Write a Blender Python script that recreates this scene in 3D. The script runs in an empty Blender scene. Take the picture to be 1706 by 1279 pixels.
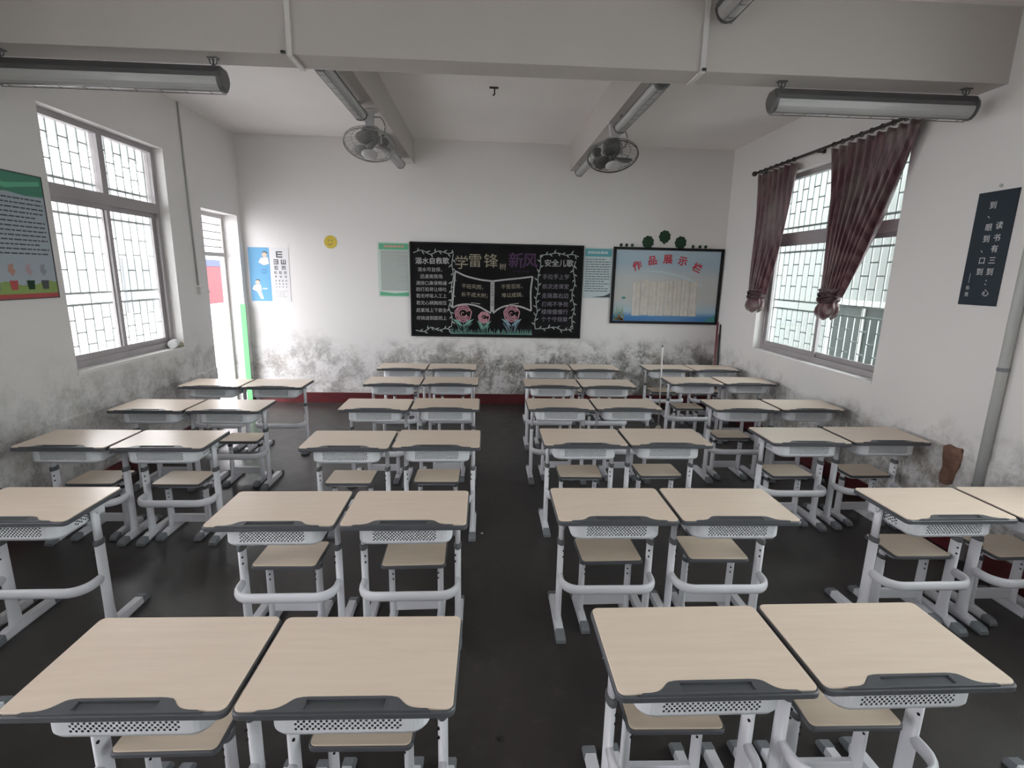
import bpy, math, random
from mathutils import Vector, Matrix
random.seed(7)
S = bpy.context.scene
C = S.collection
PI = math.pi

# ------------------------------------------------------------------ camera
cam_d = bpy.data.cameras.new('camera'); cam = bpy.data.objects.new('camera', cam_d); C.objects.link(cam)
S.camera = cam
cam_d.sensor_fit = 'HORIZONTAL'; cam_d.sensor_width = 36.0
cam_d.lens = 860.13 / 1706 * 36.0
cam_d.clip_start = 0.02; cam_d.clip_end = 200
pitch, yaw, roll, CH = math.radians(12.037), math.radians(2.911), math.radians(1.2088), 1.905
fwd = Vector((math.sin(yaw)*math.cos(pitch), math.cos(yaw)*math.cos(pitch), -math.sin(pitch)))
rgt = Vector((math.cos(yaw), -math.sin(yaw), 0)); upv = rgt.cross(fwd)
r2 = rgt*math.cos(roll) + upv*math.sin(roll); u2 = upv*math.cos(roll) - rgt*math.sin(roll)
M = Matrix((r2, u2, -fwd)).transposed().to_4x4(); M.translation = Vector((0, 0, CH))
cam.matrix_world = M

# ------------------------------------------------------------------ sky, exposure
W = bpy.data.worlds.new('overcast_sky'); S.world = W; W.use_nodes = True
bg = W.node_tree.nodes['Background']
bg.inputs['Color'].default_value = (0.985, 0.965, 1.0, 1); bg.inputs['Strength'].default_value = 4.0
vs = S.view_settings
vs.view_transform = 'Standard'; vs.look = 'None'; vs.gamma = 1.0; vs.use_curve_mapping = False
vs.exposure = 1.70
S.cycles.max_bounces = 9; S.cycles.diffuse_bounces = 6; S.cycles.transparent_max_bounces = 12
S.cycles.sample_clamp_indirect = 8.0

# room dimensions (metres)
XL, XR, YB, YF, HC = -3.36, 3.40, 7.50, -2.40, 3.64
TW = 0.25                                                    # wall thickness
def portal(loc, rot, sx, sy):
    l = bpy.data.lights.new('window_portal', 'AREA'); l.shape = 'RECTANGLE'; l.size = sx; l.size_y = sy
    l.cycles.is_portal = True
    o = bpy.data.objects.new('window_portal', l); C.objects.link(o); o.location = loc; o.rotation_euler = rot
# (y0, y1, z0, z1) openings of the two long walls
WIN_L = [(4.34, 5.87, 1.04, 3.09), (0.75, 2.30, 1.04, 3.09), (-2.3, -1.75, 1.04, 3.09)]  # first is in view; the others are added out of view for light
ADDED_DOOR_F = (-1.25, -.30, 0.0, 2.59)  # added doorway, out of view, lets low light onto the desk fronts
DOOR_L = (6.50, 7.39, 0.0, 2.59)
WIN_R = [(4.31, 6.42, 1.04, 3.08), (0.55, 2.66, 1.04, 3.08), (-2.2, -0.3, 1.04, 3.08)]  # the last two openings are unseen, added to brighten the room
for y0, y1, z0, z1 in WIN_L + [DOOR_L, ADDED_DOOR_F]:
    portal((XL-TW-.02, (y0+y1)/2, (z0+z1)/2), (0, -PI/2, 0), z1-z0, y1-y0)
for y0, y1, z0, z1 in WIN_R:
    portal((XR+TW+.02, (y0+y1)/2, (z0+z1)/2), (0, PI/2, 0), z1-z0, y1-y0)

# ------------------------------------------------------------------ materials
def nt(name):
    m = bpy.data.materials.new(name); m.use_nodes = True
    t = m.node_tree; b = t.nodes['Principled BSDF']
    return m, t, b
def mat(name, col, rough=.5, metal=0, spec=.5, var=0, vscale=8, coat=0, bump=0, bscale=60):
    m, t, b = nt(name)
    b.inputs['Roughness'].default_value = rough; b.inputs['Metallic'].default_value = metal
    b.inputs['Specular IOR Level'].default_value = spec; b.inputs['Coat Weight'].default_value = coat
    b.inputs['Base Color'].default_value = (*col, 1)
    if var or bump:
        tc = t.nodes.new('ShaderNodeTexCoord')
    if var:
        n = t.nodes.new('ShaderNodeTexNoise'); n.inputs['Scale'].default_value = vscale; n.inputs['Detail'].default_value = 5
        t.links.new(tc.outputs['Object'], n.inputs['Vector'])
        r = t.nodes.new('ShaderNodeValToRGB'); r.color_ramp.elements[0].position = .3; r.color_ramp.elements[1].position = .7
        r.color_ramp.elements[0].color = (*[c*(1-var) for c in col], 1); r.color_ramp.elements[1].color = (*[min(1, c*(1+var)) for c in col], 1)
        t.links.new(n.outputs['Fac'], r.inputs['Fac']); t.links.new(r.outputs['Color'], b.inputs['Base Color'])
    if bump:
        n2 = t.nodes.new('ShaderNodeTexNoise'); n2.inputs['Scale'].default_value = bscale; n2.inputs['Detail'].default_value = 4
        t.links.new(tc.outputs['Object'], n2.inputs['Vector'])
        bp = t.nodes.new('ShaderNodeBump'); bp.inputs['Strength'].default_value = bump; bp.inputs['Distance'].default_value = .01
        t.links.new(n2.outputs['Fac'], bp.inputs['Height']); t.links.new(bp.outputs['Normal'], b.inputs['Normal'])
    return m
class NB:                                                    # tiny node helper
    def __init__(s, t): s.t = t
    def n(s, typ, **kw):
        x = s.t.nodes.new(typ)
        for k, v in kw.items(): setattr(x, k, v)
        return x
    def link(s, a, b): s.t.links.new(a, b)
    def val(s, x, inp):
        if isinstance(x, (int, float)): inp.default_value = x
        else: s.link(x, inp)
    def math(s, op, a, b=0.0, clamp=False):
        x = s.n('ShaderNodeMath', operation=op, use_clamp=clamp); s.val(a, x.inputs[0]); s.val(b, x.inputs[1]); return x.outputs[0]
    def ramp(s, f, lo, hi):
        x = s.n('ShaderNodeMapRange', interpolation_type='SMOOTHSTEP'); s.val(f, x.inputs[0])
        x.inputs[1].default_value = lo; x.inputs[2].default_value = hi; return x.outputs[0]
    def noise(s, vec, scale, detail=5, rough=.55, dist=0):
        x = s.n('ShaderNodeTexNoise'); x.inputs['Scale'].default_value = scale; x.inputs['Detail'].default_value = detail
        x.inputs['Roughness'].default_value = rough; x.inputs['Distortion'].default_value = dist; s.link(vec, x.inputs['Vector']); return x.outputs['Fac']
    def mix(s, f, a, b):
        x = s.n('ShaderNodeMix', data_type='RGBA'); s.val(f, x.inputs[0])
        for v, i in ((a, 6), (b, 7)):
            if isinstance(v, tuple): x.inputs[i].default_value = (*v, 1)
            else: s.link(v, x.inputs[i])
        return x.outputs[2]
def wall_mat(name, ztop, fade, mould, speck, brown, xgrow=None, base=(.78, .765, .755)):
    """white distemper with rising damp: mould, flaking and specks up to about ztop"""
    m, t, b = nt(name); k = NB(t)
    g = k.n('ShaderNodeNewGeometry'); pos = g.outputs['Position']
    sx = k.n('ShaderNodeSeparateXYZ'); k.link(pos, sx.inputs[0]); z = sx.outputs['Z']
    n1 = k.noise(pos, 1.3, 5); n2 = k.noise(pos, 5.0, 6, .6, .4); n3 = k.noise(pos, 26, 5, .7); n4 = k.noise(pos, 70, 3, .7)
    h = k.math('ADD', z, k.math('MULTIPLY', k.math('SUBTRACT', n1, .5), -.75))
    h = k.math('ADD', h, k.math('MULTIPLY', k.math('SUBTRACT', n2, .5), -.35))
    low = k.ramp(h, ztop, ztop-fade)                          # 1 near the floor
    if xgrow:                                                 # the damp is stronger along one stretch of wall
        low = k.math('MULTIPLY', low, k.math('ADD', .55, k.math('MULTIPLY', k.ramp(sx.outputs['X'], xgrow[0], xgrow[1]), .45)))
    mo = k.math('MULTIPLY', low, k.ramp(k.math('ADD', k.math('MULTIPLY', n2, .7), k.math('MULTIPLY', n3, .3)), .40, .62))
    sp = k.math('MULTIPLY', low, k.ramp(n4, .5, .62)); sp = k.math('MULTIPLY', sp, k.ramp(n3, .42, .6))
    br = k.math('MULTIPLY', low, k.ramp(k.noise(pos, 2.7, 4), .52, .68))
    col = k.mix(k.math('MULTIPLY', k.ramp(k.noise(pos, .8, 4), .3, .75), .10), base, (.66, .65, .64))
    blot = k.math('MULTIPLY', low, k.ramp(k.noise(pos, 2.1, 3, .5, .6), .56, .66))
    col = k.mix(k.math('MULTIPLY', mo, mould), col, (.17, .165, .155))
    col = k.mix(k.math('MULTIPLY', br, brown), col, (.29, .25, .20))
    col = k.mix(k.math('MULTIPLY', sp, speck), col, (.10, .10, .095))
    fl = k.math('MULTIPLY', low, k.ramp(k.noise(pos, 22, 6, .7), .54, .60))
    col = k.mix(k.math('MULTIPLY', fl, .55), col, (.74, .73, .72))
    col = k.mix(k.math('MULTIPLY', blot, mould*.75), col, (.15, .145, .13))
    k.link(col, b.inputs['Base Color']); b.inputs['Roughness'].default_value = .9; b.inputs['Specular IOR Level'].default_value = .2
    bp = k.n('ShaderNodeBump'); bp.inputs['Strength'].default_value = .25; bp.inputs['Distance'].default_value = .02
    k.link(k.math('ADD', k.math('MULTIPLY', n3, low), k.math('MULTIPLY', n1, .3)), bp.inputs['Height']); k.link(bp.outputs['Normal'], b.inputs['Normal'])
    return m
WALL_B = wall_mat('damp_plaster_back', 1.06, .5, .95, .9, .55, (-2.2, .6))
WALL_L = wall_mat('damp_plaster_left', 1.30, .9, .55, .3, .4, base=(.73, .715, .705))
WALL_R = wall_mat('damp_plaster_right', .92, .45, .75, .5, .75)
WALL_F = mat('plaster_front', (.76, .75, .74), .9, var=.04, vscale=1.5)
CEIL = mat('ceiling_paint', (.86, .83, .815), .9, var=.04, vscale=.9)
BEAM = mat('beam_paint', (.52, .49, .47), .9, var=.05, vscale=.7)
def floor_mat():
    m, t, b = nt('worn_concrete'); k = NB(t)
    g = k.n('ShaderNodeNewGeometry'); pos = g.outputs['Position']
    n1 = k.noise(pos, .9, 6, .6); n2 = k.noise(pos, 7, 6, .65, .5); n3 = k.noise(pos, 45, 4, .7)
    col = k.mix(k.ramp(n1, .3, .7), (.024, .021, .020), (.044, .039, .036))
    col = k.mix(k.math('MULTIPLY', k.ramp(n2, .5, .75), .45), col, (.075, .067, .061))
    col = k.mix(k.math('MULTIPLY', k.ramp(n3, .6, .75), .5), col, (.018, .016, .016))
    k.link(col, b.inputs['Base Color'])
    r = k.math('ADD', .20, k.math('MULTIPLY', n2, .30)); k.link(r, b.inputs['Roughness'])
    bp = k.n('ShaderNodeBump'); bp.inputs['Strength'].default_value = .18; bp.inputs['Distance'].default_value = .01
    k.link(k.math('ADD', n2, k.math('MULTIPLY', n3, .3)), bp.inputs['Height']); k.link(bp.outputs['Normal'], b.inputs['Normal'])
    return m
FLOOR = floor_mat()
def wood_mat(name, a, c, rough=.32):
    m, t, b = nt(name); k = NB(t)
    tc = k.n('ShaderNodeTexCoord'); mp = k.n('ShaderNodeMapping'); mp.inputs['Scale'].default_value = (2.2, 26, 6)
    k.link(tc.outputs['Object'], mp.inputs['Vector'])
    oi = k.n('ShaderNodeObjectInfo'); ad = k.n('ShaderNodeVectorMath', operation='ADD')
    sc = k.n('ShaderNodeVectorMath', operation='SCALE'); k.link(oi.outputs['Location'], sc.inputs[0]); sc.inputs[3].default_value = 7.3
    k.link(mp.outputs['Vector'], ad.inputs[0]); k.link(sc.outputs[0], ad.inputs[1])
    f = k.noise(ad.outputs[0], 1.6, 5, .6, .3)
    k.link(k.mix(k.ramp(f, .25, .75), a, c), b.inputs['Base Color']); b.inputs['Roughness'].default_value = rough
    return m
WOOD = wood_mat('pale_ash_laminate', (.77, .635, .52), (.82, .69, .57), .30)
SEATW = wood_mat('pale_ash_seat', (.70, .585, .46), (.75, .63, .50), .34)
TRIM = mat('charcoal_plastic_trim', (.085, .09, .10), .42)
TRAYF = mat('dark_pen_tray', (.075, .08, .088), .45)
WHITE = mat('pale_grey_steel_paint', (.80, .805, .85), .38)
BASK = mat('pale_grey_plastic', (.76, .775, .81), .45)
CAP = mat('grey_plastic_cap', (.20, .215, .235), .5)
COLL = mat('dark_grey_collar', (.12, .125, .13), .5)
HOLE = mat('dark_hole', (.02, .02, .02), .8)
ALU = mat('grey_aluminium', (.36, .335, .345), .45, var=.08, vscale=3)
GRILLE = mat('painted_grille', (.36, .40, .40), .5)
def glass_mat(name, tint):
    m = bpy.data.materials.new(name); m.use_nodes = True; t = m.node_tree; t.nodes.clear(); k = NB(t)
    o = k.n('ShaderNodeOutputMaterial'); mx = k.n('ShaderNodeMixShader'); tr = k.n('ShaderNodeBsdfTransparent'); gl = k.n('ShaderNodeBsdfGlossy')
    lw_ = k.n('ShaderNodeLayerWeight'); lw_.inputs['Blend'].default_value = .5      # Schlick reflectance, the same from both sides of the pane
    fc = k.math('ADD', .03, k.math('MULTIPLY', k.math('POWER', lw_.outputs['Facing'], 5.0), .8)); tr.inputs['Color'].default_value = (*tint, 1); gl.inputs['Roughness'].default_value = .03
    k.link(fc, mx.inputs[0]); k.link(tr.outputs[0], mx.inputs[1]); k.link(gl.outputs[0], mx.inputs[2]); k.link(mx.outputs[0], o.inputs[0]); return m
GLASS = glass_mat('window_glass', (.93, .94, .93)); GLASSR = glass_mat('greenish_glass', (.88, .92, .90))
RED = mat('dark_red_paint', (.115, .022, .026), .35, var=.25, vscale=5)
PVC = mat('white_pvc', (.66, .645, .63), .5)
PIPE = mat('grey_pvc_pipe', (.45, .46, .45), .5, var=.06, vscale=3)
BLACK = mat('black_iron', (.02, .02, .02), .5)
HOOD = mat('grey_lamp_housing', (.13, .13, .135), .28, metal=.5)
DIFF = mat('pale_lamp_cover', (.45, .45, .445), .25)
TUBEM = mat('glass_tube', (.75, .76, .76), .2)
FANW = mat('grey_fan_plastic', (.50, .49, .49), .45)
FAND = mat('dark_fan_metal', (.10, .10, .10), .4)
FANG = mat('mid_grey_fan_metal', (.22, .22, .22), .4); FANG2 = mat('mid_grey_fan_wire', (.30, .30, .30), .35)
WIRE = mat('fan_wire', (.11, .11, .11), .35)
BOARD = mat('blackboard_paint', (.008, .008, .009), .75, spec=.15, var=.5, vscale=3)
BFRAME = mat('black_board_frame', (.012, .012, .013), .6, spec=.25)
def chalk(n, c): return mat(n, c, .95, var=.35, vscale=90)
CH_W = chalk('white_chalk', (.42, .42, .42)); CH_Y = chalk('tan_chalk', (.32, .29, .22)); CH_P = chalk('purple_chalk', (.065, .033, .08))
CH_L = chalk('lilac_chalk', (.22, .20, .25)); CH_T = chalk('teal_chalk', (.16, .32, .28)); CH_K = chalk('pink_chalk', (.48, .24, .29)); CH_G = chalk('pale_green_chalk', (.34, .38, .36))
CH_B = chalk('blue_green_chalk', (.20, .30, .36))
def pm(n, c, r=.5): return mat('print_'+n, c, r)
P_WHITE = pm('white', (.70, .70, .71)); P_GREEN = pm('green', (.12, .42, .25)); P_GREY = pm('grey', (.40, .43, .42)); P_INK = pm('ink', (.06, .065, .07)); P_BLUE = pm('blue', (.12, .36, .60))
P_NAVY = pm('navy', (.008, .02, .035), .35); P_YEL = pm('yellow', (.62, .48, .06)); P_RED = pm('red', (.50, .035, .06)); P_SKIN = pm('skin', (.62, .50, .42)); P_SIGN = pm('sign_white', (.62, .64, .64))
P_MINT = pm('mint', (.42, .56, .49)); P_DGREEN = pm('dark_green', (.02, .055, .03), .9); P_BROWN = pm('brown', (.20, .13, .06)); P_TEAL = pm('teal_text', (.25, .40, .36)); P_PALE = pm('pale_blue', (.50, .60, .62)); P_DBLUE = pm('deep_blue', (.03, .13, .34)); P_OLIVE = pm('olive', (.24, .34, .10))
P_LPOST = pm('poster_blue_grey', (.36, .42, .47)); P_DKG = pm('poster_green', (.05, .22, .15)); P_DRED = pm('poster_red', (.42, .07, .07))
PAPER = mat('cream_paper', (.60, .575, .52), .8, var=.08, vscale=14)
CARD = mat('tan_card', (.40, .36, .26), .8)

# ------------------------------------------------------------------ mesh helpers
class MB:
    def __init__(s): s.v = []; s.f = []; s.sm = []
    def add(s, vs_, fs, smooth=False):
        b = len(s.v); s.v += [tuple(v) for v in vs_]
        for f in fs: s.f.append(tuple(b+i for i in f)); s.sm.append(smooth)
        return s
    def box(s, x0, x1, y0, y1, z0, z1):
        return s.add([(x0,y0,z0),(x1,y0,z0),(x1,y1,z0),(x0,y1,z0),(x0,y0,z1),(x1,y0,z1),(x1,y1,z1),(x0,y1,z1)],
                     [(0,3,2,1),(4,5,6,7),(0,1,5,4),(1,2,6,5),(2,3,7,6),(3,0,4,7)])
    def rings(s, rs, cap=True, smooth=False, closed=True):
        n = len(rs[0]); b = len(s.v)
        for r in rs: s.v += [tuple(p) for p in r]
        for j in range(len(rs)-1):
            for i in range(n if closed else n-1):
                a = b+j*n+i; c = b+j*n+(i+1) % n
                s.f.append((a, c, c+n, a+n)); s.sm.append(smooth)
        if cap:
            s.f.append(tuple(b+i for i in range(n-1, -1, -1))); s.sm.append(False)
            s.f.append(tuple(b+(len(rs)-1)*n+i for i in range(n))); s.sm.append(False)
        return s
    def slab(s, outl, z0, z1, ch=0.0):
        def off(d):
            n = len(outl); o = []
            for i in range(n):
                p0, p1, p2 = Vector(outl[i-1]), Vector(outl[i]), Vector(outl[(i+1) % n])
                e1 = (p1-p0).normalized(); e2 = (p2-p1).normalized()
                nn = Vector((-(e1.y+e2.y), e1.x+e2.x)); nn = nn.normalized() if nn.length > 1e-9 else Vector((0, 0))
                q = p1+nn*d; o.append((q.x, q.y))
            return o
        if ch: levels = [(off(ch), z0), (outl, z0+ch), (outl, z1-ch), (off(ch), z1)]
        else: levels = [(outl, z0), (outl, z1)]
        return s.rings([[(x, y, z) for x, y in o] for o, z in levels])
    def tube(s, pts, rx, ry=None, seg=8, cap=True, up=(0, 0, 1), scale=None):
        """sweep an ellipse (rx sideways, ry along up) along pts"""
        ry = rx if ry is None else ry; pts = [Vector(p) for p in pts]; rs = []; up = Vector(up)
        for i, p in enumerate(pts):
            d = (pts[min(i+1, len(pts)-1)]-pts[max(i-1, 0)]).normalized()
            sd = d.cross(up)
            if sd.length < 1e-4: sd = d.cross(Vector((0, 1, 0)))
            sd.normalize(); uu = sd.cross(d).normalized(); k = scale[i] if scale else 1
            rs.append([p+sd*(rx*k*math.cos(2*PI*j/seg))+uu*(ry*k*math.sin(2*PI*j/seg)) for j in range(seg)])
        return s.rings(rs, cap, True)
    def lathe(s, prof, seg=20, c=(0, 0, 0), smooth=True):
        return s.rings([[(c[0]+r*math.cos(2*PI*j/seg), c[1]+r*math.sin(2*PI*j/seg), c[2]+z) for j in range(seg)] for r, z in prof], True, smooth)
    def xf(s, mx):
        s.v = [tuple(mx @ Vector(v)) for v in s.v]; return s
    def mesh(s, name, m):
        me = bpy.data.meshes.new(name); me.from_pydata(s.v, [], s.f)
        me.polygons.foreach_set('use_smooth', s.sm); me.materials.append(m); me.update(); return me
    def obj(s, name, m, parent=None, loc=None):
        o = bpy.data.objects.new(name, s.mesh(name, m)); C.objects.link(o)
        if parent: o.parent = parent
        if loc: o.location = loc
        return o
def tag(o, label=None, cat=None, group=None, kind=None):
    if label: o['label'] = label
    if cat: o['category'] = cat
    if group: o['group'] = group
    if kind: o['kind'] = kind
    return o
def thing(name, label, cat, loc=(0, 0, 0), rotz=0, group=None, kind=None):
    o = bpy.data.objects.new(name, None); C.objects.link(o); o.location = loc; o.rotation_euler = (0, 0, rotz); o.empty_display_size = .1
    return tag(o, label, cat, group, kind)
def rrect(w, d, r, n=4, cx=0, cy=0):
    o = []
    for sx, sy, a0 in ((1, -1, -PI/2), (1, 1, 0), (-1, 1, PI/2), (-1, -1, PI)):
        for i in range(n+1):
            a = a0+i*PI/2/n; o.append((cx+sx*(w/2-r)+r*math.cos(a), cy+sy*(d/2-r)+r*math.sin(a)))
    return o
def copy_tree(o, parent=None):
    c = o.copy(); C.objects.link(c); c.parent = parent
    for ch in list(o.children): copy_tree(ch, c)
    return c
class Flat:
    """flat print on a plane: 2-D polygons and strokes at origin + u*a + v*b, lifted off along n"""
    def __init__(s, o, u, v): s.o = Vector(o); s.u = Vector(u); s.v = Vector(v); s.n = s.u.cross(s.v); s.mb = MB()
    def P(s, p, l): return s.o+s.u*p[0]+s.v*p[1]+s.n*l
    def poly(s, pts, l=.002): s.mb.add([s.P(p, l) for p in pts], [tuple(range(len(pts)))]); return s
    def rect(s, a0, a1, b0, b1, l=.002): return s.poly([(a0, b0), (a1, b0), (a1, b1), (a0, b1)], l)
    def slabrect(s, a0, a1, b0, b1, l0, l1):
        q = [(a0, b0), (a1, b0), (a1, b1), (a0, b1)]
        s.mb.rings([[s.P(p, l0) for p in q], [s.P(p, l1) for p in q]]); return s
    def slabpoly(s, q, l0, l1):
        s.mb.rings([[s.P(p, l0) for p in q], [s.P(p, l1) for p in q]]); return s
    def disc(s, c, r, l=.002, n=20, ry=None): return s.poly([(c[0]+r*math.cos(2*PI*i/n), c[1]+(ry or r)*math.sin(2*PI*i/n)) for i in range(n)], l)
    def stroke(s, pts, w, l=.002, taper=False):
        pts = [Vector(p) for p in pts]; L = []; R = []
        for i, p in enumerate(pts):
            d = (pts[min(i+1, len(pts)-1)]-pts[max(i-1, 0)]).normalized(); k = w/2*(1-.8*i/(len(pts)-1) if taper else 1)
            L.append(p+Vector((-d.y, d.x))*k); R.append(p-Vector((-d.y, d.x))*k)
        for i in range(len(pts)-1): s.poly([L[i], R[i], R[i+1], L[i+1]], l)
        return s
    def text(s, body, c, size, rot=0, l=.002, vertical=False, bold=0, sx=1.0):
        for i, chx in enumerate(body):
            if chx == ' ': continue
            me, adv = glyph(chx)
            if vertical: off = Vector((-.5, -.36-i*1.0))
            else: off = Vector((i-len(body)/2, -.36))
            ca, sa = math.cos(rot), math.sin(rot); vv = []
            for qi, (kx, ky) in enumerate(((0, 0),) if not bold else ((-bold, -bold), (bold, -bold), (-bold, bold), (bold, bold))):
                vv = []
                for x, y in me[0]:
                    X = (x+off.x+kx)*size*sx; Y = (y+off.y+ky)*size
                    vv.append(s.P((c[0]+X*ca-Y*sa, c[1]+X*sa+Y*ca), l+.0004*qi))
                s.mb.add(vv, me[1])
        return s
    def obj(s, name, m, parent=None):
        o = s.mb.obj(name, m)
        if parent: o.parent = parent; o.matrix_parent_inverse = Matrix.Translation(parent.location).inverted()
        return o
GL = {}
def glyph(chx):
    if chx not in GL:
        cu = bpy.data.curves.new('glyph', 'FONT'); cu.body = chx; cu.resolution_u = 2
        ob = bpy.data.objects.new('glyph', cu); C.objects.link(ob)
        me = bpy.data.meshes.new_from_object(ob.evaluated_get(bpy.context.evaluated_depsgraph_get()))
        GL[chx] = ([(v.co.x, v.co.y) for v in me.vertices], [tuple(p.vertices) for p in me.polygons])
        bpy.data.objects.remove(ob); bpy.data.curves.remove(cu); bpy.data.meshes.remove(me)
    return GL[chx], 1.0
def curve2(pts, n=8):
    """Catmull-Rom through 2-D or 3-D points"""
    pts = [Vector(p) for p in pts]; P = [pts[0]*2-pts[1]]+pts+[pts[-1]*2-pts[-2]]; o = []
    for i in range(1, len(P)-2):
        a, b, c, d = P[i-1:i+3]
        for k in range(n):
            t = k/n; o.append(.5*((2*b)+(c-a)*t+(2*a-5*b+4*c-d)*t*t+(3*b-a-3*c+d)*t**3))
    return o+[pts[-1]]

for c_ in sorted(set('溺水自救歌学雷锋树安全儿歌新风xinfeng溺水可自保，迅速离现场清除口鼻保畅通拍打后背让咳吐若无呼吸人工上若无心跳胸按压赶紧找上下救生尽快送到医院上手拉手上学依次进课堂走路靠右边打闹不争抢楼梯慢慢行个个守规章不经风雨，长不成大树；不受百炼，难以成钢。作品展示栏读书有三到：心到、眼到、口到朱熹')): glyph(c_)   # before the scene fills up

# ------------------------------------------------------------------ the room shell
def struct(name, mb, m, label=None, cat=None): return tag(mb.obj(name, m), label, cat, kind='structure')
struct('floor', MB().box(XL-TW, XR+TW, YF-TW, YB+TW, -.15, 0), FLOOR, 'dark worn concrete classroom floor', 'floor')
struct('ceiling', MB().box(XL-TW, XR+TW, YF-TW, YB+TW, HC, HC+.15), CEIL, 'off-white painted classroom ceiling', 'ceiling')
def side_wall(x0, x1, ops):
    mb = MB(); ops = sorted(ops); y = YF
    for y0, y1, z0, z1 in ops:
        mb.box(x0, x1, y, y0, 0, HC)
        if z0 > 0: mb.box(x0, x1, y0, y1, 0, z0)
        mb.box(x0, x1, y0, y1, z1, HC); y = y1
    mb.box(x0, x1, y, YB, 0, HC); return mb
wl = struct('wall_left', side_wall(XL-TW, XL, WIN_L+[DOOR_L, ADDED_DOOR_F]), WALL_L, 'white left wall with window and doorway, grey damp near the floor', 'wall')
wr = struct('wall_right', side_wall(XR, XR+TW, WIN_R), WALL_R, 'white right wall with curtained window and peeling plaster', 'wall')
struct('wall_back', MB().box(XL-TW, XR+TW, YB, YB+TW, 0, HC), WALL_B, 'white back wall with dark mould below the blackboard', 'wall')
struct('wall_front', MB().box(XL-TW, XR+TW, YF-TW, YF, 0, HC), WALL_F, 'white wall behind the viewpoint', 'wall')
struct('baseboard_back', MB().box(XL, XR, YB-.012, YB, 0, .15), RED, 'dark red painted skirting along the back wall', 'baseboard')
struct('baseboard_left', MB().box(XL, XL+.032, YF, -1.26, 0, .15).box(XL, XL+.032, -.29, 6.49, 0, .15).box(XL, XL+.032, 7.40, YB-.013, 0, .15), RED, 'dark red painted skirting along the left wall', 'baseboard')
struct('baseboard_right', MB().box(XR-.032, XR, YF, YB-.013, 0, .15), RED, 'dark red painted skirting along the right wall', 'baseboard')
def ledge(x, s, y0, y1, ztop, m, name, label):                 # old thicker plaster below a ragged line
    mb = MB(); n = 60; rs = []; rnd = random.Random(3)
    for i in range(n+1):
        y = y0+(y1-y0)*i/n; zt = ztop+rnd.uniform(-.012, .012); t = .014+rnd.uniform(-.004, .004)
        rs.append([(x, y, .15), (x+s*t, y, .15), (x+s*t, y, zt-.02), (x+s*.002, y, zt), (x, y, zt)])
    mb.rings(rs); struct(name, mb, m, label, 'plaster ledge')
ledge(XL, 1, -.29, 6.49, .70, WALL_L, 'trim_1', 'low ledge of thicker damp plaster on the left wall')
ledge(XR, -1, YF, YB, .735, WALL_R, 'trim_2', 'low ledge of flaking plaster on the right wall')
# beams
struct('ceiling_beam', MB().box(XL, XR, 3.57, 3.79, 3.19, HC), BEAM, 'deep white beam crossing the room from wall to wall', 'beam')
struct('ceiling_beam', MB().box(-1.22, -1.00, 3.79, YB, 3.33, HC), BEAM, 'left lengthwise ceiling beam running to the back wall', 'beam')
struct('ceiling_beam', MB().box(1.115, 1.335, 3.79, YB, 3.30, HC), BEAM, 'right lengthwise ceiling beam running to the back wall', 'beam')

# ------------------------------------------------------------------ windows
def grille(xp, y0, y1, z0, z1, rails, sp):
    mb = MB(); r = .0055
    for z in rails: mb.box(xp-.008, xp+.008, y0, y1, z-.01, z+.01)
    n = max(2, round((y1-y0)/sp)); d = (y1-y0)/n
    rr = sorted(rails); gaps = [(a, b) for a, b in zip(rr, rr[1:]) if b-a > .25]
    for i in range(n+1):
        y = y0+i*d
        for a, b in gaps: mb.box(xp-r, xp+r, y-r, y+r, a, b)
    for a, b in zip(rr, rr[1:]):
        if b-a <= .25:
            for i in range(0, n+1, 5): mb.box(xp-r, xp+r, y0+i*d-r, y0+i*d+r, a, b)
    for a, b in gaps:
        for i in range(n):
            k = i % 2
            for f in ((.30, .74) if k == 0 else (.52,)) if b-a > .45 else ((.4,) if k == 0 else (.62,)):
                z = a+(b-a)*f; mb.box(xp-r, xp+r, y0+i*d, y0+i*d+d, z-r, z+r)
    return mb
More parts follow.
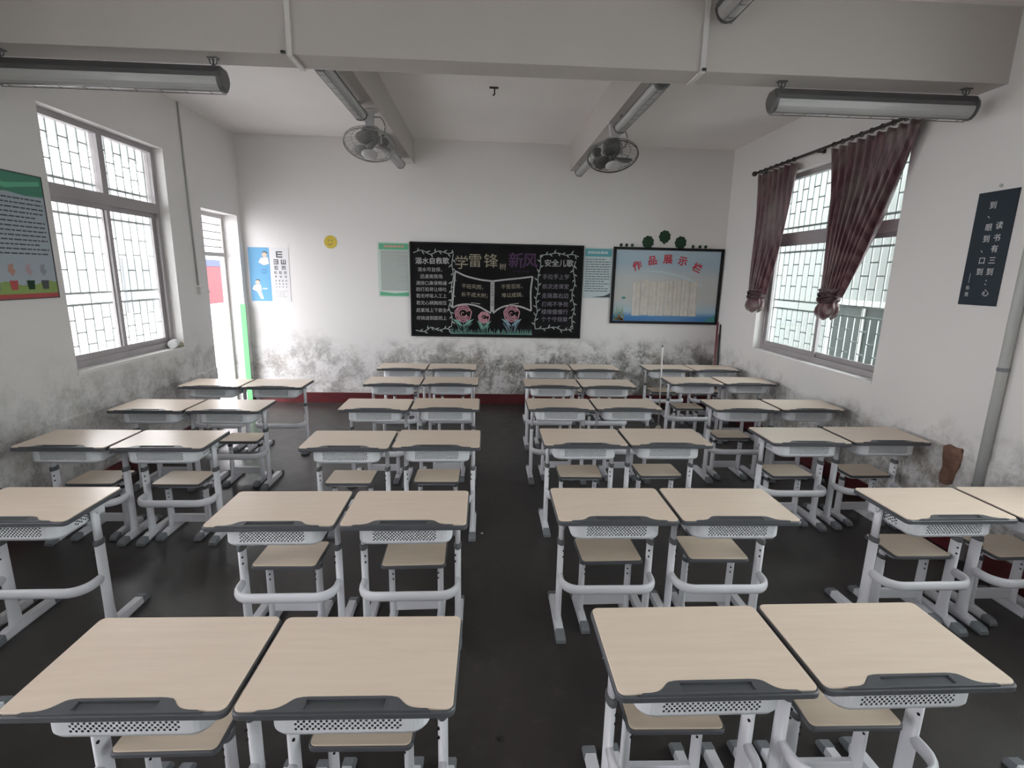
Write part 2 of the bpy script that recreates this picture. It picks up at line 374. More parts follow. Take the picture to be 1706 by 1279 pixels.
def window(name, label, x, s, op, ztr, glass):
    """x = inner wall face, s = -1 for the left wall, +1 for the right wall"""
    y0, y1, z0, z1 = op; xf = x+s*.10; xb = x+s*.165; a, b = min(xf, xb), max(xf, xb); ym = (y0+y1)/2
    t = tag(thing(name, label, 'window', (x+s*.13, ym, z0)), kind='structure')
    def part(nm, mb, m, par=t):
        o = mb.xf(Matrix.Translation(-Vector(t.location))).obj(nm, m); o.parent = par; return o
    fr = MB(); fw = .05
    fr.box(a, b, y0, y1, z0, z0+.06).box(a, b, y0, y1, z1-fw, z1).box(a, b, y0, y0+fw, z0+.06, z1-fw).box(a, b, y1-fw, y1, z0+.06, z1-fw)
    fr.box(a, b, y0+fw, y1-fw, ztr-.05, ztr+.05).box(a, b, ym-.035, ym+.035, ztr+.05, z1-fw)
    part('frame', fr, ALU)
    xg = (a+b)/2
    for q0, q1 in ((y0+fw, ym-.035), (ym+.035, y1-fw)): part('fixed_pane', MB().box(xg-.003, xg+.003, q0, q1, ztr+.05, z1-fw), glass)
    for i, (q0, q1, dx) in enumerate(((y0+fw, ym+.03, .012), (ym-.03, y1-fw, -.012))):
        sw = .045; xs = xg+dx; f0, f1 = z0+.06, ztr-.05
        sb = MB().box(xs-.01, xs+.01, q0, q0+sw, f0, f1).box(xs-.01, xs+.01, q1-sw, q1, f0, f1).box(xs-.01, xs+.01, q0+sw, q1-sw, f0, f0+.05).box(xs-.01, xs+.01, q0+sw, q1-sw, f1-.045, f1)
        so = part('sash', sb, ALU)
        part('pane', MB().box(xs-.003, xs+.003, q0+sw, q1-sw, f0+.05, f1-.045), glass, so)
    part('security_grille', grille(x+s*.215, y0+.005, y1-.005, z0, z1, [z0+.015, z0+.52, z0+.62, ztr-.16, ztr+.12, z1-.02], .105), GRILLE)
    sx0, sx1 = sorted((x-s*.012, x+s*.10)); part('sill', MB().box(sx0, sx1, y0-.01 if s < 0 else y0, y1, z0-.025, z0+.002), WALL_F)
    return t
window('window_1', 'grey aluminium sliding window on the bright left wall', XL, -1, WIN_L[0], 2.49, GLASS)
window('window_2', 'grey aluminium window behind the tied curtains', XR, 1, WIN_R[0], 2.385, GLASSR)
window('added_window_3', 'unseen left wall window added beside the viewpoint for light', XL, -1, WIN_L[1], 2.49, GLASS)  # this and the next: unseen windows put in for more daylight
window('added_window_4', 'unseen right wall window added beside the viewpoint for light', XR, 1, WIN_R[1], 2.385, GLASSR)
window('added_window_5', 'unseen left wall window added at the teacher end for light', XL, -1, WIN_L[2], 2.49, GLASS)  # pair behind the viewpoint, added to light the desk fronts
window('added_window_6', 'unseen right wall window added at the teacher end for light', XR, 1, WIN_R[2], 2.385, GLASSR)
# doorway: frame with a barred transom at the outer face
d = tag(thing('door_1', 'open doorway at the left back corner with barred transom', 'door', (XL-.2, 6.945, 0)), kind='structure')
def dpart(nm, mb, m): o = mb.xf(Matrix.Translation(-Vector(d.location))).obj(nm, m); o.parent = d; return o
DF = mat('door_frame_paint', (.55, .53, .52), .6)
x0, x1 = XL-.25, XL-.19
dpart('frame', MB().box(x0, x1, 6.50, 6.55, 0, 2.59).box(x0, x1, 7.34, 7.39, 0, 2.59).box(x0, x1, 6.55, 7.34, 2.54, 2.59).box(x0, x1, 6.55, 7.34, 2.05, 2.10), DF)
for i in range(4):
    z = 2.17+i*.095; dpart('transom_bar', MB().tube([(x0+.03, 6.55, z), (x0+.03, 7.34, z)], .009), DF)

# ------------------------------------------------------------------ outdoors
CONC = mat('pale_concrete', (.42, .42, .42), .9, var=.08, vscale=1.2)
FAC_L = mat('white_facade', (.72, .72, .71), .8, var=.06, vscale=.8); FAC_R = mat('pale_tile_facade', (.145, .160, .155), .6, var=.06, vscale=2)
DARKG = mat('dark_green_window', (.022, .032, .030), .5, spec=.2); GREYD = mat('grey_shutter', (.16, .17, .18), .6)
tag(MB().box(-60, 60, -60, 60, -.30, -.16).obj('yard_ground', CONC), 'pale concrete yard outside the windows', 'ground', kind='structure')
tag(MB().box(-5.15, XL-TW-.001, -4, 8.6, 3.36, 3.50).obj('corridor_roof', CONC), 'concrete roof of the open corridor outside the left wall', 'roof', kind='structure')
tag(MB().box(XR+TW+.001, 4.45, -4, 8.6, 3.50, 3.62).obj('added_shading_eave', CONC), 'unseen concrete eave added outside the right wall to block sky light', 'eave', kind='structure')  # added overhang, unseen; keeps sky light off the facing facade
bl = thing('school_building', 'white building across the yard beyond the left window', 'building', (-9.5, 14, -.16))
def lp(par, nm, mb, m): o = mb.xf(Matrix.Translation(-Vector(par.location))).obj(nm, m); o.parent = par; return o
lp(bl, 'wall', MB().box(-12.5, -9.5, 9.0, 26, -.16, 3.6), FAC_L)
lp(bl, 'doorway', MB().box(-9.5, -9.44, 14.2, 15.6, -.16, 2.1), GREYD)
lp(bl, 'window', MB().box(-9.5, -9.45, 17.5, 19.0, .8, 2.2), GREYD)
lp(bl, 'roof', MB().box(-12.8, -9.1, 8.7, 26.3, 3.6, 3.8), CONC)
lw = tag(MB().box(-6.2, -6.0, 9.2, 16, -.16, 1.1).obj('boundary_wall', FAC_L), 'low white wall across the path seen through the doorway', 'wall', kind='structure')
rb = thing('notice_board', 'red notice board with blue header seen through the doorway', 'notice board', (-6.1, 12, 1.1))
lp(rb, 'panel', MB().box(-6.12, -6.06, 11.0, 13.4, 1.12, 1.93), mat('red_panel', (.16, .015, .022), .6)); lp(rb, 'header', MB().box(-6.12, -6.05, 11.0, 13.4, 1.93, 2.07), mat('blue_header', (.035, .05, .13), .6))
lp(rb, 'post', MB().box(-6.13, -6.07, 11.2, 11.26, 1.1, 1.12), GREYD); lp(rb, 'post', MB().box(-6.13, -6.07, 13.1, 13.16, 1.1, 1.12), GREYD)
br_ = thing('neighbour_building', 'pale green tiled building facing the curtained window', 'building', (5.4, 9, -.16))
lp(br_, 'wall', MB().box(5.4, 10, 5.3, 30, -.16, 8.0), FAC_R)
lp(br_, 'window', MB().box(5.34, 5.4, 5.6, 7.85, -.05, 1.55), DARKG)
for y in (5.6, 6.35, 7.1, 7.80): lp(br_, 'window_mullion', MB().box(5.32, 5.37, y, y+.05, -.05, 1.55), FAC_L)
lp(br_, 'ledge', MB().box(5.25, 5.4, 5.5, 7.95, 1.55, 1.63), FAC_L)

tag(MB().box(-2.0, 2.0, YF+.001, YF+.03, .95, 2.25).obj('added_chalkboard', mat('dark_green_board', (.02, .035, .03), .5)), 'long dark board added unseen behind the viewpoint to cut bounced light', 'added_chalkboard', kind='structure')  # added behind the viewpoint, unseen, to cut bounced light on the beam

# ------------------------------------------------------------------ school desk
HT = .75
def make_desk():
    t = thing('school_desk', None, 'desk')
    # wooden top, its near edge stepping back round the pen tray
    near = [(-.294, -.191), (-.205, -.191)]+[tuple(p) for p in curve2([(-.205, -.191), (-.175, -.182), (-.140, -.155), (-.115, -.150), (.115, -.150), (.140, -.155), (.172, -.182), (.20, -.191)], 3)]+[(.294, -.191)]
    out = []
    for sx, sy, a0 in ((1, -1, -PI/2), (1, 1, 0), (-1, 1, PI/2), (-1, -1, PI)):
        for i in range(5):
            a = a0+i*PI/8; out.append((sx*(.294-.02)+.02*math.cos(a), sy*(.1925-.02)+.02*math.sin(a)+.0015))
    out = out+[(x, y) for x, y in near if abs(x) < .25]
    MB().slab(out, .743, .750, .0012).obj('tabletop', WOOD, t)
    tr = MB().slab(rrect(.60, .40, .026), .722, .7445, .004)
    wing = [tuple(p) for p in curve2([(-.225, -.1905), (-.19, -.188), (-.165, -.177), (-.143, -.1545), (-.120, -.1475)], 3)]
    L = [(-.235, -.1985), (-.108, -.1985), (-.108, -.1475)]+wing[::-1]
    tr.slab(L, .7435, .7515, .001); tr.slab([(-x, y) for x, y in L][::-1], .7435, .7515, .001)
    tr.slab([(-.110, -.1985), (.110, -.1985), (.110, -.1890), (-.110, -.1890)], .7435, .7515); tr.slab([(-.110, -.1575), (.110, -.1575), (.110, -.1475), (-.110, -.1475)], .7435, .7515)
    e = tr.obj('edge_trim', TRIM, t)
    MB().slab(rrect(.214, .032, .010, 3, 0, -.173), .7440, .7456).obj('pen_tray', TRAYF, e)
    # perforated book basket
    b = MB(); path = []
    hw, yf, yk, r = .222, -.155, .15, .05
    ns, nf = 20, 44
    for i in range(ns): path.append((-hw, yk+(yf+r-yk)*i/ns))
    for i in range(6): a = PI+PI/2*i/6; path.append((-hw+r+r*math.cos(a), yf+r+r*math.sin(a)))
    for i in range(nf): path.append((-hw+r+(2*hw-2*r)*i/nf, yf))
    for i in range(6): a = -PI/2+PI/2*i/6; path.append((hw-r+r*math.cos(a), yf+r+r*math.sin(a)))
    for i in range(ns+1): path.append((hw, yf+r+(yk-yf-r)*i/ns))
    NR = 10; zs = [.640+.0815*j/NR for j in range(NR+1)]; n = len(path); base = len(b.v)
    for z in zs: b.v += [(x, y, z) for x, y in path]
    def pt(i, j, fi, fj):
        x = path[i][0]+(path[i+1][0]-path[i][0])*fi; y = path[i][1]+(path[i+1][1]-path[i][1])*fi; return (x, y, zs[j]+(zs[1]-zs[0])*fj)
    f0 = ns+6; f1 = f0+nf
    for j in range(NR):
        for i in range(n-1):
            holes = (1 <= j <= 7) and ((f0+3 <= i < f1-3) or (5 <= i < ns-4) or (f1+6+4 <= i < n-1-5)) and (i+j) % 2 == 0
            A, B, D, E2 = base+j*n+i, base+j*n+i+1, base+(j+1)*n+i+1, base+(j+1)*n+i
            if holes:
                m0 = len(b.v); b.v += [pt(i, j, *q) for q in ((.27, .04), (.73, .04), (.96, .27), (.96, .73), (.73, .96), (.27, .96), (.04, .73), (.04, .27))]
                b.f += [(A, B, m0+1, m0), (B, m0+2, m0+1), (B, D, m0+3, m0+2), (D, m0+4, m0+3), (D, E2, m0+5, m0+4), (E2, m0+6, m0+5), (E2, A, m0+7, m0+6), (A, m0, m0+7)]; b.sm += [False]*8
            else: b.f.append((A, B, D, E2)); b.sm.append(False)
    def inset(dv): return [(x*(1-dv/hw), y+(dv if y < 0 else 0)) for x, y in path]
    b.rings([[(x, y, .620) for x, y in inset(.020)], [(x, y, .628) for x, y in inset(.006)], [(x, y, .640) for x, y in path]], cap=False, smooth=True, closed=False)
    b.f.append(tuple(range(len(b.v)-3*n, len(b.v)-2*n))[::-1]); b.sm.append(False)
    b.add([(-hw, yk, .620), (hw, yk, .620), (hw, yk, .7215), (-hw, yk, .7215)], [(3, 2, 1, 0)])
    b.obj('book_basket', BASK, t)
    # legs
    for s in (-1, 1):
        x = s*.243; yc = .05
        def oval(rx, ry, z, dy=0): return [(x+rx*math.cos(2*PI*i/16), yc+dy+ry*math.sin(2*PI*i/16), z) for i in range(16)]
        lg = MB().rings([oval(.018, .050, .035), oval(.017, .038, .065), oval(.0165, .033, .12), oval(.0165, .032, .505)], True, True).obj('leg', WHITE, t)
        MB().rings([oval(.0135, .026, .49), oval(.0135, .026, .7215)], True, True).obj('inner_tube', WHITE, lg)
        MB().rings([oval(.0190, .0345, .498), oval(.0200, .0355, .504), oval(.0200, .0355, .520), oval(.0160, .030, .527)], True, True).obj('collar', COLL, lg)
        for zz in (.43, .465):
            mb = MB()
            for q in (-1, 1): mb.tube([(x-s*.010+q*0, yc-.0235, zz), (x-s*.0125, yc-.0300, zz)], .0048, seg=6)
            mb.obj('adjusting_hole', HOLE, lg)
        ft = MB().rings([[(x-.022, y, .001), (x+.022, y, .001), (x+.024, y, .012), (x+.020, y, h), (x-.020, y, h), (x-.024, y, .012)] for y, h in ((-.045, .040), (.0, .047), (.10, .047), (.28, .040))]).obj('foot', WHITE, t)
        MB().rings([[(x-.025, y, .0), (x+.025, y, .0), (x+.027, y, .012), (x+.023, y, h), (x-.023, y, h), (x-.027, y, .012)] for y, h in ((-.105, .020), (-.09, .036), (-.04, .043))]).obj('foot_cap', CAP, ft)
        MB().rings([[(x-.025, y, .0), (x+.025, y, .0), (x+.027, y, .012), (x+.023, y, h), (x-.023, y, h), (x-.027, y, .012)] for y, h in ((.272, .043), (.31, .036), (.322, .020))]).obj('foot_cap', CAP, ft)
        MB().tube([(s*.268, .02, .7215), (s*.272, .02, .690), (s*.280, .02, .684), (s*.287, .02, .690), (s*.287, .02, .705)], .0035, seg=6, up=(0, 1, 0)).obj('bag_hook', WHITE, t)
    pth = [(-.243, .045, .316), (-.243, -.02, .316)]
    for i in range(1, 7): a = PI+PI/2*i/6; pth.append((-.243+.085+.085*math.cos(a), -.02+.085*math.sin(a), .316))
    for i in range(0, 7): a = -PI/2+PI/2*i/6; pth.append((.243-.085+.085*math.cos(a), -.02+.085*math.sin(a), .316))
    pth += [(.243, .045, .316)]
    MB().tube(pth, .014, .027, 12).obj('footrest_bar', WHITE, t)
    return t
def make_stool():
    t = thing('school_stool', None, 'stool')
    MB().slab(rrect(.322, .242, .018), .412, .4185, .001).obj('seat', SEATW, t)
    MB().slab(rrect(.336, .256, .024), .394, .4135, .004).obj('seat_trim', TRIM, t)
    MB().slab(rrect(.30, .20, .03), .380, .394).obj('seat_frame', WHITE, t)
    for s in (-1, 1):
        x = s*.132; yc = .01
        def oval(rx, ry, z): return [(x+rx*math.cos(2*PI*i/14), yc+ry*math.sin(2*PI*i/14), z) for i in range(14)]
        lg = MB().rings([oval(.017, .045, .032), oval(.0165, .032, .065), oval(.0160, .028, .335)], True, True).obj('leg', WHITE, t)
        MB().rings([oval(.0130, .023, .32), oval(.0130, .023, .381)], True, True).obj('inner_tube', WHITE, lg)
        MB().rings([oval(.0190, .031, .330), oval(.0190, .031, .348), oval(.0150, .026, .353)], True, True).obj('collar', COLL, lg)
        for zz in (.27, .30): MB().tube([(x-s*.009, yc-.022, zz), (x-s*.0115, yc-.027, zz)], .0045, seg=6).obj('adjusting_hole', HOLE, lg)
        ft = MB().rings([[(x-.020, y, .001), (x+.020, y, .001), (x+.022, y, .012), (x+.018, y, h), (x-.018, y, h), (x-.022, y, .012)] for y, h in ((-.105, .036), (-.03, .043), (.06, .043), (.15, .036))]).obj('foot', WHITE, t)
        for ys in (((-.158, .018), (-.145, .033), (-.10, .039)), ((.145, .039), (.185, .033), (.197, .018))):
            MB().rings([[(x-.023, y, .0), (x+.023, y, .0), (x+.025, y, .012), (x+.021, y, h), (x-.021, y, h), (x-.025, y, .012)] for y, h in ys]).obj('foot_cap', CAP, ft)
    MB().slab([(-.118, -.002), (.118, -.002), (.118, .022), (-.118, .022)], .068, .128, .003).obj('stretcher', WHITE, t)
    return t
DESKS = {'A1R': (-2.345, 1.735, 0), 'A2L': (-.984, 1.395, -.3), 'A2R': (-.374, 1.386, -.5), 'A3L': (.677, 1.421, .3), 'A3R': (1.289, 1.431, .3), 'A4L': (2.385, 1.32, 0),
 'B1L': (-2.845, 2.485, .2), 'B1R': (-2.230, 2.479, .4), 'B2L': (-1.0, 2.426, .5), 'B2R': (-.383, 2.432, .4), 'B3L': (.652, 2.469, -.2), 'B3R': (1.263, 2.466, -.6), 'B4L': (2.400, 2.477, .6), 'B4R': (3.015, 2.49, .3),
 'C1L': (-2.766, 3.499, -.3), 'C1R': (-2.152, 3.497, .6), 'C2L': (-.949, 3.510, .4), 'C2R': (-.335, 3.538, .1), 'C3L': (.705, 3.596, .1), 'C3R': (1.318, 3.608, -.3), 'C4L': (2.381, 3.665, -.4), 'C4R': (3.005, 3.692, .1),
 'D1L': (-2.800, 4.415, 0), 'D1R': (-2.186, 4.424, .5), 'D2L': (-.968, 4.503, .3), 'D2R': (-.356, 4.545, .1), 'D3L': (.671, 4.574, -.2), 'D3R': (1.284, 4.594, -.3), 'D4L': (2.372, 4.599, -.5), 'D4R': (2.995, 4.617, -.3),
 'E1L': (-2.764, 5.332, -.2), 'E1R': (-2.150, 5.341, .3), 'E2L': (-.995, 5.535, 0), 'E2R': (-.383, 5.567, -.2), 'E3L': (.705, 5.517, -.3), 'E3R': (1.317, 5.520, -.3), 'E4L': (2.360, 5.715, 0), 'E4R': (2.985, 5.748, -.5),
 'F2L': (-1.036, 6.429, .1), 'F2R': (-.424, 6.434, .1), 'F3L': (.768, 6.492, .1), 'F3R': (1.380, 6.515, -.2), 'F4L': (2.351, 6.570, -.2), 'F4R': (2.965, 6.582, -.1)}
STOOL_DX = {'B3L': .03, 'B3R': .015, 'C2L': -.035, 'C2R': -.022, 'C3R': .03, 'C3L': .02, 'B4L': .05, 'B2L': -.03, 'B2R': .01, 'C4R': .02, 'A2L': -.02, 'C1R': -.02}
STOOL_DY = {'C3R': .185, 'C3L': .17, 'C4R': .11, 'B4L': .15}
NO_STOOL = ('B1R', 'B1L', 'E1R', 'A1R', 'A4L')
ROW = {'A': 'nearest row', 'B': 'second row', 'C': 'third row', 'D': 'fourth row', 'E': 'fifth row', 'F': 'back row'}
COL = {'1': 'left wall column', '2': 'left middle column', '3': 'right middle column', '4': 'right wall column'}
SIDE = {'L': 'left', 'R': 'right'}
desk0, stool0 = make_desk(), make_stool(); fd = fs = True
for i, (kx, (x, y, a)) in enumerate(DESKS.items()):
    o = desk0 if fd else copy_tree(desk0); fd = False
    o.location = (x, y, 0); o.rotation_euler = (0, 0, math.radians(a))
    tag(o, 'pale wood desk with perforated basket, %s of its pair, %s, %s' % (SIDE[kx[2]], ROW[kx[0]], COL[kx[1]]), 'desk', 'paired school desks')
for i, (kx, (x, y, a)) in enumerate(DESKS.items()):
    if kx in NO_STOOL: continue
    o = stool0 if fs else copy_tree(stool0); fs = False
    o.location = (x+STOOL_DX.get(kx, random.uniform(-.02, .02)), y+STOOL_DY.get(kx, .128+random.uniform(-.01, .02)), 0); o.rotation_euler = (0, 0, math.radians(a+random.uniform(-1.5, 1.5)))
    tag(o, 'pale wood stool tucked under the %s desk of its pair, %s, %s' % (SIDE[kx[2]], ROW[kx[0]], COL[kx[1]]), 'stool', 'stools under the desks')

# ------------------------------------------------------------------ blackboard
BX, BY_ = Vector((1, 0, 0)), Vector((0, 0, 1))
def backflat(y): return Flat((0, y, 0), (1, 0, 0), (0, 0, 1))          # u = X, v = Z, lifted towards the room (-Y)
bb = thing('blackboard', 'long blackboard covered with chalk drawings and Chinese lettering', 'blackboard', (.1375, YB, 1.01))
def bpart(nm, f, m, par=None):
    o = f.mb.xf(Matrix.Translation(-Vector(bb.location))).obj(nm, m); o.parent = par or bb; return o
F = lambda: backflat(YB-.025)
bpart('board', backflat(YB).slabrect(-1.075, 1.35, 1.01, 2.305, .0005, .025), BOARD)
fr = backflat(YB)
for a0, a1, b0, b1 in ((-1.085, 1.36, 2.295, 2.315), (-1.085, 1.36, 1.0, 1.02), (-1.085, -1.065, 1.02, 2.295), (1.34, 1.36, 1.02, 2.295)): fr.slabrect(a0, a1, b0, b1, .0005, .032)
bpart('board_frame', fr, BFRAME)
def vine(pts, f, seed):
    rnd = random.Random(seed); c = curve2(pts, 8); f.stroke(c, .011); L = 0; k = 0
    for i in range(1, len(c)-1):
        L += (c[i]-c[i-1]).length
        if L > .055:
            L = 0; k += 1; d_ = (c[i+1]-c[i]).normalized(); n_ = Vector((-d_.y, d_.x))*(1 if k % 2 else -1)
            t_ = (d_*.7+n_*.8).normalized(); ln = rnd.uniform(.05, .075); p = c[i]; s_ = Vector((-t_.y, t_.x))*.010
            f.poly([p, p+t_*ln*.45+s_, p+t_*ln, p+t_*ln*.45-s_], .0023)
    return f
lv = F(); vine([(-1.04, 2.165), (-.92, 2.20), (-.80, 2.15), (-.68, 2.195), (-.56, 2.165), (-.475, 2.18)], lv, 1)
vine([(-.48, 2.16), (-.50, 2.02), (-.48, 1.86), (-.51, 1.70), (-.50, 1.55), (-.545, 1.42), (-.50, 1.28), (-.51, 1.14)], lv, 2)
vine([(-1.02, 1.085), (-.90, 1.07), (-.80, 1.13), (-.70, 1.09), (-.60, 1.115), (-.52, 1.10)], lv, 3)
bpart('chalk_vine', lv, CH_G)
rv = F(); vine([(.75, 2.17), (.86, 2.185), (.98, 2.205), (1.10, 2.18), (1.20, 2.19), (1.29, 2.16)], rv, 4)
vine([(.70, 1.13), (.69, 1.25), (.72, 1.38), (.70, 1.54), (.725, 1.70), (.72, 1.88), (.75, 2.02), (.74, 2.17)], rv, 5)
vine([(1.25, 2.10), (1.22, 1.98), (1.25, 1.80), (1.215, 1.62), (1.26, 1.44), (1.23, 1.28), (1.25, 1.14)], rv, 6)
vine([(.70, 1.13), (.85, 1.14), (.98, 1.16), (1.10, 1.12), (1.25, 1.14)], rv, 7)
bpart('chalk_vine', rv, CH_G)
bpart('chalk_lettering', F().text('溺水自救歌', (-.775, 2.06), .095, .02, bold=.015), CH_W)
for i, (s_, z) in enumerate(zip(['溺水可自保，', '迅速离现场', '清除口鼻保畅通', '拍打后背让咳吐', '若无呼吸人工上', '若无心跳胸按压', '赶紧找上下救生', '尽快送到医院上'], [1.94, 1.845, 1.753, 1.667, 1.575, 1.477, 1.373, 1.262])):
    bpart('chalk_lettering', F().text(s_, (-.79, z), .062 if len(s_) > 6 else .064, .01), CH_W)
for c_, x, z, q in (('学', -.366, 2.045, .20), ('雷', -.176, 2.075, .20), ('锋', .048, 2.075, .21), ('树', .215, 2.00, .10)): bpart('chalk_lettering', F().text(c_, (x, z), q), CH_Y)
for c_, x in (('新', .40), ('风', .60)): bpart('chalk_lettering', F().text(c_, (x, 2.09), .22, bold=.02), CH_P)
bpart('chalk_lettering', F().text('xinfeng', (.48, 1.95), .055, .02, sx=.62), CH_P)
t2 = F().text('安全儿歌', (1.01, 2.065), .105, .01, bold=.01); bpart('chalk_lettering', t2, CH_W)
for s_, z in zip(['手拉手上学', '依次进课堂', '走路靠右边', '打闹不争抢', '楼梯慢慢行', '个个守规章'], [1.875, 1.74, 1.61, 1.49, 1.38, 1.273]): bpart('chalk_lettering', F().text(s_, (.975, z), .078, .01), CH_L)
for s_, x, z, r_ in (('不经风雨，', -.19, 1.715, -.05), ('长不成大树；', -.16, 1.60, -.04), ('不受百炼，', .37, 1.73, .06), ('难以成钢。', .38, 1.61, .05)): bpart('chalk_lettering', F().text(s_, (x, z), .071, r_), CH_Y)
bk = F()
for c_ in ([(-.454, 1.926), (-.30, 1.86), (-.10, 1.815), (.045, 1.80)], [(-.454, 1.926), (-.475, 1.70), (-.499, 1.415)], [(-.499, 1.415), (-.40, 1.455), (-.27, 1.467), (-.13, 1.44), (-.02, 1.385), (.055, 1.345)],
           [(.095, 1.80), (.28, 1.825), (.45, 1.845), (.641, 1.872)], [(.641, 1.872), (.62, 1.66), (.633, 1.39)], [(.633, 1.39), (.50, 1.44), (.36, 1.462), (.24, 1.445), (.15, 1.40), (.085, 1.345)]):
    bk.stroke(curve2(c_, 6), .022)
bk.stroke([(-.23, 1.49), (-.10, 1.475)], .008).stroke([(.32, 1.475), (.45, 1.495)], .008); bk.rect(.045, .10, 1.365, 1.81, .0015)
bo = bpart('chalk_book_outline', bk, CH_W)
bpart('spine_lettering', F().text('不受百炼难以成钢', (.0725, 1.78), .045, l=.003, vertical=True), P_INK, bo)
for cx, cz, r in ((-.342, 1.335, .115), (-.043, 1.284, .078), (.354, 1.345, .110)):
    fl = F()
    pts = []
    for i in range(25):
        a = 2*PI*i/24; rr = r*(1+.05*math.sin(7*a)); pts.append((cx+rr*math.cos(a), cz+rr*math.sin(a)))
    fl.stroke(pts, .016)
    for q in (.78, .55): fl.stroke([(cx+r*q*math.cos(a)*(1+.06*math.sin(3*a)), cz+r*q*math.sin(a)) for a in [.4+i*2*PI/22 for i in range(20)]], .016)
    fl.stroke([(cx+r*.06*i*math.cos(i*.75), cz+r*.06*i*math.sin(i*.75)) for i in range(1, 9)], .010)
    fo = bpart('chalk_flower', fl, CH_K)
    lf = F(); rnd = random.Random(int(cx*100)); zb = 1.075
    for i in range(15):
        a = rnd.uniform(-1, 1); top = cz-r*.95-rnd.uniform(0, .05); lf.stroke(curve2([(cx+a*r*.5, zb), (cx+a*r*.75, (zb+top)/2), (cx+a*r*1.25, top)], 4), .012, taper=True)
    for s_ in (-1, 1):
        zt = cz-r*.85; lf.poly([(cx, zt-.09), (cx+s_*r*.7, zt-.055), (cx+s_*r*1.35, zt+.02), (cx+s_*r*.5, zt-.005)], .0026)
    bpart('chalk_leaves', lf, CH_B if cx > .2 else CH_T, fo)
gr = F(); rnd = random.Random(5); x = -.52
while x < .66:
    gr.stroke([(x, 1.045), (x+rnd.uniform(-.02, .02), 1.045+rnd.uniform(.04, .085))], .011, taper=True); x += .013
gr.stroke([(-.52, 1.048), (.66, 1.048)], .016); bpart('chalk_grass', gr, CH_T)

# ------------------------------------------------------------------ posters on the back wall
def poster(name, label, cat, flats, x0, x1, z0, z1, paper, th=.004):
    t = thing(name, label, cat, ((x0+x1)/2, YB, z0))
    def p(nm, f, m): o = f.mb.xf(Matrix.Translation(-Vector(t.location))).obj(nm, m); o.parent = t; return o
    p('sheet', backflat(YB).slabrect(x0, x1, z0, z1, .001, th), paper)
    for nm, f, m in flats:
        o = p(nm, f, m)
        if nm in ('text_lines', 'header_lettering', 'small_test_letters', 'sketch_lines'): o['kind'] = 'stuff'
    return t
PF = lambda: backflat(YB-.004)
def lines(f, x0, x1, zs, h=.006, rag=.25, seed=1):
    r = random.Random(seed)
    for z in zs:
        x = x0; xe = x1-(x1-x0)*r.choice((0, 0, 0, rag))
        while x < xe-.01:
            w = min(r.uniform(.02, .06), xe-x); f.rect(x, x+w, z-h/2, z+h/2, .0012); x += w+.008
    return f
def echar(f, cx, cz, s, rot):
    for a0, a1, b0, b1 in ((-.5, -.3, -.5, .5), (-.3, .5, .3, .5), (-.3, .5, -.1, .1), (-.3, .5, -.5, -.3)):
        q = [(a0, b0), (a1, b0), (a1, b1), (a0, b1)]
        for _ in range(rot): q = [(-y, x) for x, y in q]
        f.poly([(cx+x*s, cz+y*s) for x, y in q], .0015)
ef = PF(); rr = random.Random(2)
EB = []
def bigE(*a): f_ = PF(); echar(f_, *a); EB.append(('test_letter', f_, P_INK))
bigE(-2.88, 2.10, .085, 0)
for xx, rt in ((-2.93, 2), (-2.83, 1)): bigE(xx, 2.0, .066, rt)
for xx, rt in ((-2.93, 0), (-2.83, 3)): bigE(xx, 1.92, .05, rt)
for zz, n_, sz in ((1.855, 3, .034), (1.80, 3, .026), (1.745, 4, .020), (1.70, 4, .017), (1.66, 4, .015)):
    for i in range(n_): echar(ef, -2.955+.155*(i+.15)/(n_-.7), zz, sz, rr.randrange(4))
lines(ef, -2.96, -2.80, [1.60, 1.575, 1.55, 1.525], .003)
kid = PF()
def child(f1, f2, f3, cx, cz, s):
    f1.disc((cx, cz+.05*s), .035*s, .0022); f3.disc((cx+.005*s, cz+.075*s), .034*s, .002, ry=.024*s)
    f2.poly([(cx-.055*s, cz+.01*s), (cx+.045*s, cz+.02*s), (cx+.055*s, cz-.07*s), (cx-.02*s, cz-.09*s), (cx-.09*s, cz-.05*s)], .0018)
KID = []
for q in ((-3.08, 2.04, 1.0), (-3.20, 1.67, .9)):
    k1, k2, k3 = PF(), PF(), PF(); child(k1, k2, k3, *q); KID += [('child_face', k1, P_SKIN), ('child_clothes', k2, P_WHITE), ('child_hair', k3, P_INK)]
k2.poly([(-3.22, 1.60), (-3.16, 1.60), (-3.13, 1.49), (-3.17, 1.49)], .0018); k2.rect(-3.14, -3.07, 1.625, 1.64, .0018)
k4 = PF().stroke(curve2([(-3.13, 1.90), (-3.10, 1.88), (-3.07, 1.90)], 4), .007).stroke(curve2([(-3.14, 1.86), (-3.10, 1.84), (-3.06, 1.87)], 4), .007)
poster('eye_chart', 'eye test chart poster with blue illustrated side panel', 'poster',
       [('blue_panel', PF().rect(-3.30, -3.015, 1.46, 2.19, .0008), P_BLUE), ('small_test_letters', ef, P_INK), ('sketch_lines', k4, P_DBLUE)]+EB+KID, -3.305, -2.755, 1.455, 2.195, P_WHITE)
sm = PF().stroke(curve2([(-2.21, 2.262), (-2.18, 2.243), (-2.14, 2.268)], 5), .008); sm.disc((-2.195, 2.305), .008).disc((-2.15, 2.305), .008)
t = thing('smiley_sticker', 'round yellow smiling face sticker on the back wall', 'sticker', (-2.171, YB, 2.284))
f = backflat(YB); f.slabpoly([(-2.171+.088*math.cos(2*PI*i/28), 2.284+.088*math.sin(2*PI*i/28)) for i in range(28)], .0005, .004)
